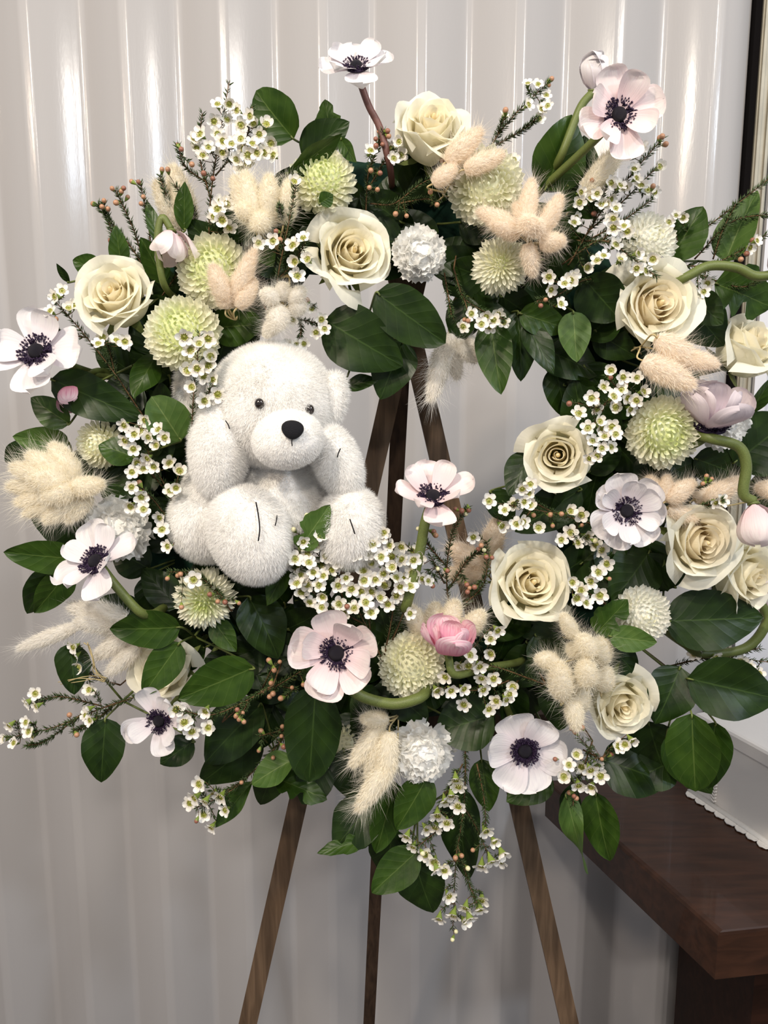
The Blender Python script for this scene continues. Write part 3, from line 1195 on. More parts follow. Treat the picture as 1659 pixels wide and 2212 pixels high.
kb = BP['muzzle'].k
np_ = on_face(BP['muzzle'], 633, 928)
blob('nose', NOSE, np_ + Vector((0, -.004, 0)), 23 * kb, 13 * kb, 20 * kb, bear_parts['muzzle'], Euler((math.radians(-12), math.radians(6), math.radians(6))).to_matrix(), .18,
     'black fabric nose')
for (x, y) in ((561, 872), (669, 885)):
    e = on_face(BP['head'], x, y)
    blob('eye', EYE, e + Vector((0, -.0015, 0)), 10.5 * kb, 9 * kb, 11.5 * kb, bear_parts['head'], None, 0, 'glossy dark eye')


def stitch(Ename, pts, parent, w=1.5, out=.0045):
    E = BP[Ename]
    m = MB()
    m.tube(smooth_path([on_face(E, *p) + Vector((0, -out, 0)) for p in pts], 4), w * E.k, n=5)
    obj('stitch', m.build('stitch', THREAD), parent)


stitch('muzzle', [(632, 944), (631, 955), (632, 963)], bear_parts['muzzle'], 1.2, .003)
stitch('foot_l', [(555, 1083), (560, 1110), (563, 1140), (560, 1166)], bear_parts['leg_l'], 1.5, .006)
stitch('foot_l', [(600, 1111), (599, 1122), (596, 1133)], bear_parts['leg_l'], 1.3, .006)
stitch('foot_r', [(756, 1119), (762, 1136), (767, 1151)], bear_parts['leg_r'], 1.4, .006)
stitch('arm_r', [(736, 968), (732, 977), (729, 987)], bear_parts['arm_r'], 1.3, .005)
stitch('arm_l', [(489, 908), (495, 917), (498, 926)], bear_parts['arm_l'], 1.2, .005)


# ------------------------------------------------------------------ salal leaves
def leaf_mesh(shape, mat, seed):
    rnd = random.Random(seed)
    ph, fold = rnd.uniform(0, 6.28), rnd.uniform(.10, .30)
    droop = rnd.uniform(.10, .30)
    tw = {'t': 2.2}.get(shape, rnd.uniform(-.25, .25))
    jag = .16 if shape == 'j' else .018
    bites = [(rnd.uniform(.2, .9), rnd.choice((-1, 1)), rnd.uniform(.25, .5)) for _ in range(3)] if shape == 'j' else []

    def fn(u, v):
        if shape == 'r':
            w = math.sin(math.pi * min(1, v ** .80)) ** .55
        elif shape == 's':
            w = math.sin(math.pi * v ** .9) ** .9
        else:
            w = math.sin(math.pi * v ** .72) ** .72 if 0 < v < 1 else 0
        edge = 1 + jag * math.sin(19 * v + ph) * .5 + jag * math.sin(43 * v + ph) * .3
        for (bv, bs, bd) in bites:
            if u * bs > 0:
                edge -= bd * math.exp(-((v - bv) / .07) ** 2)
        y = u * .5 * w * edge
        x = v
        z = fold * abs(y) * (1 - .5 * v) - droop * (v - .35) ** 2 + .03 * math.sin(7 * v + ph) * abs(u) + .02 * math.sin(11 * v - ph) * u * u
        a = tw * (v - .4)
        y, z = y * math.cos(a) - z * math.sin(a), y * math.sin(a) + z * math.cos(a)
        return (x, y, z)
    V, Fc, U = grid(fn, 10, 18)
    return mesh('salal_leaf', V, Fc, LEAF[mat], U)


LEAVES = {}


def leaf_data(shape, mat, k):
    key = (shape, mat, k)
    if key not in LEAVES:
        LEAVES[key] = leaf_mesh(shape, mat, hash(shape + mat) % 1 + ord(shape) * 13 + ord(mat) * 7 + k * 101)
    return LEAVES[key]


def sprig(label, leaves, Y=.83, group='salal sprigs in the wreath', hub=None, name='salal_sprig'):
    """leaves: (base x, base y, tip x, tip y, width px, colour, shape[, Y base, Y tip, roll])"""
    bx_ = sum(l[0] for l in leaves) / len(leaves)
    by_ = sum(l[1] for l in leaves) / len(leaves)
    hub = hub or (bx_, by_)
    root_p = P(hub[0], hub[1], Y + .035)
    root = thing(name, label, 'leaf sprig', Matrix.Translation(root_p), group)
    inv_ = root.matrix_basis.inverted()
    m = MB()
    anchor = ring_point(root_p)
    m.tube(smooth_path([anchor + Vector((0, .01, 0)), root_p], 4), .0018, .0015, 5)
    for i, l in enumerate(leaves):
        rnd = random.Random(int(l[0] * 3 + l[1] * 5 + l[2]))
        yb = l[7] if len(l) > 7 else Y + rnd.uniform(-.008, .008)
        yt = l[8] if len(l) > 8 else yb + rnd.uniform(-.022, .012)
        roll = l[9] if len(l) > 9 else rnd.uniform(-.45, .45)
        b, t_ = P(l[0], l[1], yb), P(l[2], l[3], yt)
        ax = t_ - b
        Ln = ax.length
        ax.normalize()
        view = (Vector((0, 0, CAM_Z)) - b).normalized()
        z = (view - ax * view.dot(ax)).normalized()
        y = z.cross(ax)
        R = Matrix((ax, y, z)).transposed() @ Matrix.Rotation(roll, 3, 'X')
        wd_ = l[4] * mpp(l[0], l[1], yb) / max(.75, abs(math.cos(roll)))
        obj('leaf', leaf_data(l[6], l[5], rnd.randrange(3)), root, inv_ @ place(b, R, (Ln, wd_ / .97, (Ln + wd_) / 2)))
        m.tube(smooth_path([root_p, root_p.lerp(b, .6) + Vector((0, .004, 0)), b, b + ax * Ln * .06], 4), .0014, .0010, 5)
    obj('stem', m.build('stem', STEM), root, inv_)


S = sprig
S('rounded green salal leaf rising left of the top, beside the waxflower cloud', [(634, 300, 548, 196, 98, 'm', 'r'), (650, 335, 752, 262, 78, 'd', 'o'), (716, 305, 702, 214, 54, 'm', 'j')], .825)
S('light curved salal leaf arching over the top pompom', [(618, 376, 742, 292, 46, 'm', 's', .79, .785, .7), (735, 300, 768, 350, 30, 'm', 's'), (690, 440, 720, 420, 34, 'm', 's', .77, .77)], .815)
S('wavy-edged salal leaf beside the thick anemone stem at the upper right', [(1178, 412, 1243, 248, 112, 'm', 'o'), (1256, 418, 1262, 292, 72, 'd', 'o'), (1225, 400, 1290, 470, 70, 'd', 'o')], .84)
S('pair of light salal leaves with fine twigs in front, upper right edge', [(1448, 562, 1518, 444, 92, 'm', 'o'), (1566, 566, 1632, 408, 76, 'l', 'o')], .845)
S('jagged salal leaf at the right edge above the outside-seen rose', [(1545, 612, 1672, 664, 112, 'm', 'j'), (1478, 650, 1566, 748, 100, 'd', 'o'), (1495, 640, 1560, 700, 70, 'd', 'o')], .84)
S('curled narrow salal leaf at the right edge beside the white post', [(1608, 905, 1672, 815, 38, 'm', 's', .82, .80, .9)], .83, hub=(1590, 940))
S('broad dark salal leaves at the right edge behind the hooked stem', [(1585, 1000, 1710, 905, 135, 'd', 'r'), (1500, 990, 1610, 1030, 80, 'd', 'o'), (1620, 1040, 1710, 1080, 100, 'd', 'o')], .85)
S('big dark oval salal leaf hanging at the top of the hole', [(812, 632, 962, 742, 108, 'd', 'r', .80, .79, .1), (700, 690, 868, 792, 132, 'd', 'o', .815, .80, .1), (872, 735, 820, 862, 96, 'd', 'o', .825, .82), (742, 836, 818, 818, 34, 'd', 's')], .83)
S('pointed salal leaf hanging right of the grey bunny tails in the hole', [(1058, 690, 1082, 852, 78, 'm', 'o', .815, .80, .1), (1118, 672, 1130, 822, 72, 'd', 'o'), (1130, 690, 1198, 806, 56, 'd', 's'), (1010, 640, 985, 745, 70, 'd', 'o'), (1040, 700, 1000, 680, 60, 'd', 'o')], .835)
S('light green salal leaves at the upper right rim of the hole', [(1122, 676, 1232, 712, 66, 'm', 'o', .825, .82), (1238, 672, 1246, 782, 68, 'l', 'o', .82, .81), (1262, 602, 1338, 690, 104, 'd', 'r', .815, .81)], .83)
S('dark salal leaf reaching right from the left edge anemone', [(108, 818, 305, 905, 92, 'd', 'o', .80, .79, .1), (150, 916, 62, 858, 62, 'm', 'o'), (342, 760, 285, 858, 58, 'm', 't')], .815)
S('light folded salal leaf beside the bear ear', [(391, 952, 328, 856, 92, 'l', 'r', .79, .78, .1), (292, 988, 212, 958, 66, 'm', 'o', .785, .78)], .80)
S('pale topped salal leaf behind the fan of bunny tails at left', [(150, 958, 26, 945, 62, 'l', 'o'), (60, 960, 8, 1000, 44, 'd', 'o'), (222, 1040, 304, 1062, 72, 'd', 'o'), (200, 1150, 58, 1112, 92, 'd', 'o')], .835)
S('salal leaf squeezed between the lime pompom and the bear head', [(462, 708, 565, 700, 84, 'm', 'r'), (560, 520, 590, 575, 50, 'm', 'o')], .83)
S('three glossy salal leaves at the far left beside the tilted anemone', [(172, 1208, 6, 1194, 70, 'm', 'o', .80, .785, -.35), (112, 1228, 56, 1330, 62, 'd', 'o', .82, .82), (152, 1228, 74, 1328, 66, 'm', 'o', .81, .80, -.3)], .81)
S('glossy salal leaf trio crossing in front of the hidden lower left rose', [(390, 1355, 234, 1362, 80, 'm', 'o', .775, .765, -.35), (389, 1388, 308, 1502, 74, 'm', 'o', .775, .765, .1), (548, 1442, 384, 1512, 100, 'm', 'o', .785, .77, -.3)], .80, hub=(420, 1375))
S('dark salal leaves under the bear, left of the large blush anemone', [(538, 1288, 606, 1422, 100, 'd', 'o', .81, .80), (460, 1340, 510, 1408, 52, 'm', 'o', .80, .79), (626, 1216, 574, 1308, 46, 'm', 's', .79, .78, .5), (385, 1312, 306, 1226, 74, 'd', 'o'), (300, 1330, 210, 1296, 70, 'd', 'o')], .82)
S('upright salal leaf hanging alone at the lower left under the waxflower twig', [(228, 1552, 217, 1695, 88, 'd', 'o', .80, .79, .1), (150, 1390, 165, 1500, 70, 'd', 'o'), (418, 1600, 344, 1652, 62, 'd', 'o')], .82)
S('long dark salal leaf hanging below the large blush anemone', [(682, 1480, 668, 1694, 120, 'd', 'r', .785, .775, .05), (632, 1640, 540, 1694, 64, 'l', 'o', .795, .79)], .805)
S('dark salal leaves fanning over the left easel leg', [(565, 1520, 436, 1650, 112, 'd', 'o'), (600, 1682, 706, 1726, 66, 'm', 'j'), (545, 1688, 462, 1788, 46, 'm', 's'), (600, 1640, 560, 1745, 70, 'd', 'o'), (560, 1590, 430, 1700, 90, 'd', 'o'), (700, 1650, 650, 1740, 80, 'd', 'o')], .83)
S('torn curling salal leaf at the bottom with a bite taken out', [(806, 1736, 716, 1836, 104, 'd', 'o', .81, .80), (806, 1808, 684, 1842, 40, 'm', 'j', .80, .79), (742, 1618, 772, 1736, 82, 'd', 'o')], .825)
S('salal leaves hanging lowest at the bottom left of the dangling waxflower', [(852, 1690, 814, 1846, 74, 'm', 'o', .80, .79), (925, 1676, 856, 1796, 78, 'm', 'o', .79, .78, -.2), (902, 1838, 802, 1930, 80, 'm', 'o', .79, .78), (888, 1838, 934, 1980, 104, 'd', 'o', .80, .79), (992, 1700, 1004, 1910, 84, 'd', 'o', .815, .81), (850, 1790, 830, 1900, 90, 'd', 'o', .83, .83)], .82)
S('round dark salal leaves around the broad-petalled anemone at the bottom', [(1066, 1545, 944, 1580, 118, 'd', 'r', .80, .80, .05), (846, 1490, 925, 1560, 76, 'd', 'o'), (1040, 1640, 1056, 1756, 64, 'm', 'o'), (1190, 1672, 1096, 1732, 74, 'm', 'o')], .82)
S('salal leaf hanging lowest at the right in front of the table edge', [(1285, 1712, 1314, 1866, 78, 'm', 'o', .80, .79), (1222, 1716, 1268, 1890, 44, 'l', 't', .79, .78), (1240, 1690, 1225, 1790, 46, 'd', 's')], .82)
S('upright oval salal leaf with pale midrib near the white box', [(1494, 1542, 1502, 1716, 108, 'm', 'r', .79, .78, .1), (1486, 1466, 1690, 1512, 128, 'd', 'o', .80, .79, .1), (1470, 1440, 1418, 1566, 100, 'd', 'o', .815, .80), (1545, 1560, 1530, 1705, 80, 'm', 'o', .82, .82), (1440, 1590, 1540, 1725, 80, 'm', 'o', .825, .82)], .81, hub=(1478, 1475))
S('broad dark salal leaves below the lower right rose', [(1300, 1640, 1446, 1690, 116, 'd', 'o'), (1400, 1560, 1440, 1690, 110, 'd', 'o'), (1460, 1640, 1360, 1690, 90, 'd', 'o')], .84)
S('long dark salal leaf under the half open peachy rose', [(1436, 1342, 1656, 1334, 128, 'd', 'o', .82, .81, .05), (1405, 1190, 1326, 1300, 112, 'd', 'o'), (1460, 1270, 1400, 1200, 90, 'd', 'o')], .835)
S('two light salal leaves holding the white pompom ball', [(1288, 1368, 1356, 1296, 66, 'm', 'j', .785, .775, .1), (1316, 1374, 1420, 1388, 56, 'l', 'o', .775, .765, .1)], .80)
S('dark salal leaves beneath the yellowish rose at the hole', [(1150, 975, 1098, 1068, 72, 'd', 'o'), (1256, 1056, 1112, 1150, 92, 'd', 'o'), (1060, 1060, 1110, 1130, 60, 'd', 'o'), (1270, 1020, 1340, 960, 70, 'd', 'o')], .83)
S('bitten light salal leaf in front of the bear foot', [(646, 1186, 712, 1092, 66, 'l', 'j', .755, .75, .1), (660, 1260, 640, 1160, 60, 'd', 'o')], .79)
S('slender upright salal leaves among the budding twigs at upper left', [(398, 500, 398, 392, 40, 'm', 's'), (350, 545, 316, 428, 30, 'm', 's'), (262, 575, 250, 488, 42, 'm', 'o'), (356, 610, 304, 512, 52, 'm', 'o'), (218, 585, 156, 562, 52, 'm', 'o'), (150, 610, 122, 570, 16, 'd', 's')], .825)

S('dark salal leaves behind the large mass of waxflowers below the bear', [(640, 1300, 720, 1240, 80, 'd', 'o'), (700, 1340, 640, 1250, 80, 'd', 'o'), (720, 1350, 800, 1270, 90, 'd', 'r'), (790, 1390, 730, 1300, 84, 'd', 'o'),
   (800, 1400, 880, 1310, 86, 'd', 'o'), (850, 1420, 820, 1310, 80, 'd', 'o'), (880, 1440, 930, 1340, 76, 'd', 'o'), (620, 1360, 700, 1320, 70, 'd', 'o'), (940, 1440, 1010, 1350, 80, 'd', 'o')], .835)

# packed leaves between the flowers, all round the ring
SECT = ['under the waxflowers right of the hole', 'beside the peach-hearted rose', 'around the upper right waxflower twigs', 'below the upper right anemone',
        'around the cream pompom at top centre', 'under the highest rose', 'behind the large rose near the top', 'behind the upper left bunny tails',
        'behind the upper left pompoms', 'beside the left edge anemone', 'behind the left carnation', 'behind the hidden lower left rose',
        'below the shaggy chrysanthemum', 'around the large blush anemone', 'behind the pink cupped anemone', 'above the broad-petalled anemone at the bottom',
        'behind the pale bunny tail pile', 'behind the lower right rose', 'behind the white pompom ball', 'behind the face-on white anemone']
ns = len(SECT)
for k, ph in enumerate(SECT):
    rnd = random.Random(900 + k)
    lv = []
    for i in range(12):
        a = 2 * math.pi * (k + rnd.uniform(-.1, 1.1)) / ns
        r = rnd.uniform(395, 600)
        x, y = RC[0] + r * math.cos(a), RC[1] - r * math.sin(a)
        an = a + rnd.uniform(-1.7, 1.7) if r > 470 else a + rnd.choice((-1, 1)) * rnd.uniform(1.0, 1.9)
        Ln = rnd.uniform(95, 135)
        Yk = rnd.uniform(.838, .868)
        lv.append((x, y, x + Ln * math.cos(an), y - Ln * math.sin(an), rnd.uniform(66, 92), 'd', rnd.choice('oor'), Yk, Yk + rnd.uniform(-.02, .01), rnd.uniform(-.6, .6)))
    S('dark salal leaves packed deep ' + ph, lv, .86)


# ------------------------------------------------------------------ bunny tail grass
def tail_meshes(kind, seed):
    rng = np.random.default_rng(seed)
    V, Fc = [], []
    n1, n2 = 14, 12

    def rad(v):
        return .20 * math.sin(math.pi * min(1, .06 + .94 * v ** .85)) ** .55
    for j in range(n2 + 1):
        v = j / n2
        for i in range(n1):
            a = 2 * math.pi * i / n1
            r = rad(v) * (1 + .05 * math.sin(3 * a + 9 * v))
            V.append((r * math.cos(a), r * math.sin(a), v))
    for j in range(n2):
        for i in range(n1):
            i2 = (i + 1) % n1
            Fc.append((j * n1 + i, j * n1 + i2, (j + 1) * n1 + i2, (j + 1) * n1 + i))
    Fc.append(tuple(n2 * n1 + i for i in range(n1)))
    core = mesh('tail_head', V, Fc, TAIL[kind])
    T = []
    for n, ln, wd_, spread, lean in ((1900, .10, .012, .30, .85), (360, .42, .0050, .40, .65)):
        v = rng.uniform(.0, 1, n)
        a = rng.uniform(0, 6.283, n)
        r = np.array([rad(x) for x in v])
        pts = np.stack([r * np.cos(a), r * np.sin(a), v], 1)
        nr_ = np.stack([np.cos(a), np.sin(a), (v - .55) * 1.1], 1)
        nr_ /= np.linalg.norm(nr_, axis=1)[:, None]
        comb = np.tile(np.array([[0, 0, 1.]]), (n, 1))
        T.append(fur_tris(pts, nr_, ln, wd_, comb, spread, rng, lean))
    return core, tri_mesh('tail_hairs', np.concatenate(T), TAIL[kind])


TAILS = {k: [tail_meshes(k, s) for s in (1, 2)] for k in 'ctw'}


def tails(label, group, kind, Y, items, base=None):
    """items: (base x, base y, tip x, tip y, width[, Y base, Y tip])"""
    names = [label] * len(items)
    if len(items) > 1:                 # tell the tails of one cluster apart by height, from the highest down
        order = sorted(range(len(items)), key=lambda j: items[j][1] + items[j][3])
        words = ['highest'] + [w + ' highest' for w in ('second', 'third', 'fourth', 'fifth', 'sixth', 'seventh', 'eighth', 'ninth', 'tenth')]
        for r_, j in enumerate(order):
            names[j] = ('lowest' if r_ == len(items) - 1 else words[r_]) + ' ' + label
    for i, t_ in enumerate(items):
        yb = t_[5] if len(t_) > 5 else Y + random.uniform(-.004, .004)
        yt = t_[6] if len(t_) > 6 else yb + random.uniform(-.015, .005)
        b, e = P(t_[0], t_[1], yb), P(t_[2], t_[3], yt)
        ax = e - b
        Ln = ax.length
        R = frame(ax, random.uniform(0, 6))
        w = t_[4] * mpp(t_[0], t_[1], yb) / .40
        root = thing('bunny_tail', names[i], 'bunny tail', place(b, R, 1.0), group)
        core, hr = TAILS[kind][i % 2]
        h = obj('head', core, root, Matrix.Diagonal((w, w, Ln, 1)))
        f = obj('hairs', hr, h)
        f['kind'] = 'stuff'
        k = ring_point(b)
        q = P(*base, Y + .03) if base else b.lerp(k, .5)
        stem_part(root, [b + ax * .05, b - ax.normalized() * .006, q, k.lerp(q, .2)], .0009, STRAW)


T_ = tails
T_('pale bunny tail behind the budding twigs at the upper left', 'upper left back bunny tails', 'c', .85, [(392, 498, 338, 392, 44), (412, 490, 372, 358, 46)], (410, 540))
T_('cream bunny tail in the tuft under the waxflower cloud', 'tuft under the waxflower cloud', 'c', .79, [(556, 500, 528, 372, 46), (580, 490, 582, 378, 44), (545, 480, 504, 382, 40), (612, 485, 628, 388, 42), (568, 470, 556, 488, 40, .785, .765), (545, 465, 512, 448, 34, .785, .77)], (600, 540))
T_('tan bunny tail resting on the lime cream pompom', 'tails on the lime cream pompom', 't', .775, [(498, 662, 550, 540, 36), (490, 655, 458, 572, 38), (512, 665, 552, 605, 36), (488, 668, 486, 620, 36)], (510, 690))
T_('small white bunny tail in the cluster above the bear head', 'cluster above the bear head', 'w', .785, [(605, 665, 596, 712, 44, .785, .77), (600, 650, 565, 630, 34), (612, 650, 610, 610, 34), (625, 655, 658, 622, 32), (625, 665, 662, 662, 36), (598, 690, 572, 728, 30)], (625, 600))
T_('tan bunny tail lying over the cream pompom at top centre', 'tails over the cream pompom', 't', .785, [(965, 352, 1040, 280, 42), (1003, 368, 1088, 332, 38), (935, 398, 985, 360, 34)], (960, 420))
T_('beige bunny tail in the star-shaped cluster above the spiky chrysanthemum', 'star-shaped tail cluster', 't', .775, [(1132, 490, 1150, 388, 36), (1172, 500, 1212, 422, 36), (1112, 490, 1032, 456, 36), (1158, 510, 1112, 440, 36), (1120, 510, 1062, 482, 34), (1140, 525, 1152, 598, 36), (1165, 525, 1222, 520, 38), (1142, 500, 1140, 470, 38, .765, .75), (1150, 505, 1165, 478, 36, .77, .755)], (1150, 540))
T_('single bunny tail hanging under the pale pink anemone', 'tail under the pale pink anemone', 'c', .82, [(1262, 418, 1348, 312, 42)])
T_('long cream bunny tail in the fan at the left edge', 'fan of bunny tails at left', 'c', .79, [(170, 1050, 24, 1008, 48), (175, 1055, 18, 1050, 46), (175, 1062, 36, 1086, 44), (165, 1035, 112, 958, 46), (160, 1040, 60, 980, 46), (178, 1070, 52, 1112, 36), (185, 1070, 96, 1128, 40), (195, 1068, 142, 1128, 38), (150, 1055, 224, 1046, 40, .78, .77), (150, 1045, 60, 1030, 50, .78, .765), (165, 1055, 90, 1075, 48, .78, .765)], (205, 1050))
T_('whitish bunny tail drooping above the waxflower twig at lower left', 'lower left drooping tails', 'w', .82, [(168, 1352, 40, 1402, 30), (275, 1335, 148, 1310, 44), (300, 1368, 205, 1340, 50), (292, 1362, 205, 1420, 38), (300, 1396, 232, 1456, 34), (250, 1345, 160, 1345, 40)], (310, 1350))
T_('grey-white bunny tail hanging down into the hole', 'tails hanging in the hole', 'w', .85, [(968, 730, 930, 866, 42), (985, 735, 1030, 780, 36), (972, 735, 988, 818, 34), (998, 730, 1042, 768, 34), (978, 720, 960, 800, 36)], (975, 660))
T_('cream bunny tail hanging left of the bottom carnation', 'hanging tails at bottom', 'c', .785, [(826, 1562, 760, 1655, 40), (842, 1580, 832, 1690, 42), (850, 1640, 772, 1752, 42, .775, .765), (838, 1555, 780, 1552, 32), (820, 1585, 800, 1690, 42)], (860, 1540))
T_('fluffy bunny tail in the pale pile left of the lower right rose', 'pale bunny tail pile', 'c', .775, [(1240, 1374, 1216, 1328, 30), (1282, 1412, 1252, 1376, 40, .765, .752), (1300, 1432, 1300, 1376, 40, .785, .78), (1204, 1430, 1158, 1422, 34), (1216, 1508, 1206, 1432, 48, .765, .75), (1268, 1478, 1264, 1428, 44, .765, .752), (1252, 1538, 1256, 1470, 38, .785, .78), (1236, 1506, 1246, 1578, 36, .77, .76), (1300, 1490, 1312, 1440, 38, .785, .78), (1245, 1415, 1236, 1390, 32, .785, .78)], (1290, 1400))
T_('cream bunny tail fluffing up behind the pink cupped anemone', 'tails behind the pink cup', 'c', .80, [(920, 1380, 884, 1308, 40), (938, 1368, 940, 1302, 40), (962, 1365, 986, 1298, 42), (1000, 1372, 1044, 1322, 40), (915, 1400, 880, 1378, 34)], (960, 1420))
T_('thick tan bunny tail pointing right under the peach-hearted rose', 'thick tails under the peach-hearted rose', 't', .775, [(1418, 730, 1512, 790, 48), (1478, 768, 1552, 790, 34), (1388, 778, 1498, 836, 50)], (1380, 750))
T_('short bunny tail peeping out behind the face-on white anemone', 'tails behind the face-on white anemone', 't', .80, [(1420, 1085, 1402, 1028, 36), (1432, 1085, 1442, 1026, 30), (1440, 1082, 1500, 1040, 38), (1442, 1098, 1506, 1122, 32)], (1400, 1110))
T_('bunny tail lying beside the hooked stem at the right edge', 'tails beside the hooked stem', 't', .82, [(1520, 1085, 1600, 1036, 38), (1500, 1080, 1560, 1048, 36), (1690, 1062, 1632, 1052, 36)], (1500, 1100))
T_('tan bunny tail far back in the lower part of the hole', 'tails far back in the hole', 't', .87, [(1050, 1215, 1078, 1118, 44), (1055, 1225, 968, 1180, 44), (1050, 1235, 960, 1240, 40)], (1060, 1250))


# ------------------------------------------------------------------ waxflowers
m = MB()
m.lathe([(.0, -1.15), (.07, -1.1), (.13, -.9), (.34, -.35), (.46, -.05), (.50, .03), (.42, .02), (.30, -.06), (.12, -.02), (.08, .10), (.0, .16)], 12,
        ms=[0, 0, 0, 0, 0, 2, 1, 1, 1, 1])
for k in range(10):
    a = 2 * math.pi * (k + .5) / 10
    m.tube([(.42 * math.cos(a), .42 * math.sin(a), .0), (.36 * math.cos(a), .36 * math.sin(a), .16)], .035, .045, 4, 2)
WAX_CUP = m.build('waxflower_cup', [WAX_G, WAX_C, WAX_S])


def wax_petal(seed, open_):
    rnd = random.Random(seed)
    ph = rnd.uniform(0, 6)

    def fn(u, v):
        sh = math.sin(math.pi * min(1, .12 + .88 * v ** .9)) ** .5 if v < 1 else 0
        r, z = .36 + .66 * v, .02 + (.20 if open_ else .5) * v ** 1.6 + .26 * u * u * sh * v + .02 * math.sin(5 * u + ph)
        if not open_:
            r = .40 + .42 * v
        return (r, u * .40 * sh, z)
    V, Fc, U = grid(fn, 5, 5)
    return mesh('wax_petal', V, Fc, WAX_P, U)


WAXP = [[wax_petal(s, True) for s in range(2)], [wax_petal(s + 5, False) for s in range(2)]]


def bud_mesh(mat):
    m = MB()
    m.lathe([(0, -1.6), (.22, -1.4), (.55, -.6), (.75, 0), (.78, .3), (.62, .75), (.3, 1.0), (0, 1.05)], 10, ms=[0, 0, 0, 1, 1, 1, 1])
    return m.build('bud', [WAX_G, mat])


BUDS = [bud_mesh(BUD_P), bud_mesh(BUD_B), bud_mesh(BUD_W)]


def pts_of(s):
    return [tuple(float(v) for v in q.split(',')) for q in s.split()]


def wax(label, Y, stems, flowers, buds='', size=34, bias=(0, .1), budk=(0, 0, 1), needles=1.0, spread=.55, reach=None):
    """stems: strings of px points; each flower and bud is joined to the nearest stem"""
    rnd = random.Random(len(label) * 17 + int(Y * 1000) + len(flowers))
    st = [pts_of(q) for q in stems]
    b0 = P(*st[0][0], Y + .03)
    root = thing('waxflower_sprig', label, 'waxflower sprig', Matrix.Translation(b0), 'waxflower sprigs in the wreath')
    inv_ = root.matrix_basis.inverted()
    m = MB()
    nd = []
    samples = []
    kk = mpp(*st[0][0], Y)
    for si, q in enumerate(st):
        pts = []
        for i, p in enumerate(q):
            f = i / (len(q) - 1)
            pts.append(P(p[0], p[1], Y + .03 * (1 - f) + rnd.uniform(-.004, .004)))
        sp = smooth_path(pts, 8)
        if si == 0:
            a0 = ring_point(sp[0])
            m.tube([a0.lerp(sp[0], .0), sp[0]], 1.8 * kk, n=5)
        m.tube(sp, 2.0 * kk, .9 * kk, 5)
        samples += sp[2:]
        nd += list(zip(sp[1:-1], sp[2:]))

    def join(p, r):
        near = min(samples, key=lambda s_: (s_ - p).length)
        if (near - p).length > .002:
            w = near.lerp(p, .5) + Vector((0, .003, 0))
            m.tube(smooth_path([near, w, p], 3), r, n=4)
            if (near - p).length > .012:
                nd.append((near.lerp(p, .3), near.lerp(p, .45)))
                nd.append((near.lerp(p, .6), near.lerp(p, .75)))
    for (x, y) in pts_of(flowers):
        yy = Y + rnd.uniform(-.014, .008)
        c = P(x, y, yy)
        s = size / 2 * rnd.uniform(.9, 1.12) * mpp(x, y, yy)
        R = frame((bias[0] + rnd.uniform(-spread, spread), -1, bias[1] + rnd.uniform(-spread, spread)), rnd.uniform(0, 6))
        fl_ = obj('blossom', WAX_CUP, root, inv_ @ place(c, R, s))
        op = 0 if rnd.random() < .82 else 1
        for k in range(5):
            obj('petal', WAXP[op][k % 2], fl_, Matrix.Rotation(2 * math.pi * k / 5 + rnd.uniform(-.08, .08), 4, 'Z') @ Matrix.Rotation(rnd.uniform(-.15, .15), 4, 'Y'))
        join(c - R @ Vector((0, 0, s * 1.1)), .9 * kk)
    for (x, y) in pts_of(buds):
        c = P(x, y, Y + rnd.uniform(-.012, .006))
        s = rnd.uniform(6.0, 8.2) * kk
        near = min(samples, key=lambda s_: (s_ - c).length)
        dr = (c - near)
        dr = dr.normalized() if dr.length > 1e-4 else Vector((0, -1, 0))
        R = frame(dr + Vector((rnd.uniform(-.4, .4), -.4, rnd.uniform(-.2, .4))))
        obj('bud', BUDS[rnd.choice(budk)], root, inv_ @ place(c, R, s))
        join(c - R @ Vector((0, 0, s * 1.5)), .7 * kk)
    obj('stem', m.build('stem', TWIG), root, inv_)
    V, Fc = [], []
    for a, b in nd:
        ax = (b - a).normalized()
        for q in range(max(1, int(8 * needles))):
            o_ = a.lerp(b, rnd.random())
            sd = Vector((rnd.gauss(0, 1), rnd.gauss(0, 1), rnd.gauss(0, 1)))
            sd = (sd - ax * sd.dot(ax)).normalized()
            d = (ax * .9 + sd).normalized()
            ln = rnd.uniform(9, 17) * kk
            e = d.orthogonal().normalized()
            f = d.cross(e)
            w = 1.1 * kk
            n0 = len(V)
            mid_ = o_ + d * ln * .45
            V += [o_, mid_ + e * w, mid_ + (-e * .5 + f * .87) * w, mid_ + (-e * .5 - f * .87) * w, o_ + d * ln]
            for (i, j) in ((1, 2), (2, 3), (3, 1)):
                Fc += [(n0, n0 + j, n0 + i), (n0 + 4, n0 + i, n0 + j)]
    o = obj('needles', mesh('needles', V, Fc, NEEDLE), root, inv_)
    o['kind'] = 'stuff'


def cloud(cx, cy, rx, ry, n, gap, seed):  # a loose head of blossoms, no two closer than gap
    rnd = random.Random(seed)
    out = []
    tries = 0
    while len(out) < n and tries < 4000:
        tries += 1
        a, r = rnd.uniform(0, 6.283), math.sqrt(rnd.random())
        p = (cx + rx * r * math.cos(a), cy + ry * r * math.sin(a))
        if all(math.hypot(p[0] - q[0], p[1] - q[1]) > gap for q in out):
            out.append(p)
    return ' '.join('%.0f,%.0f' % p for p in out)


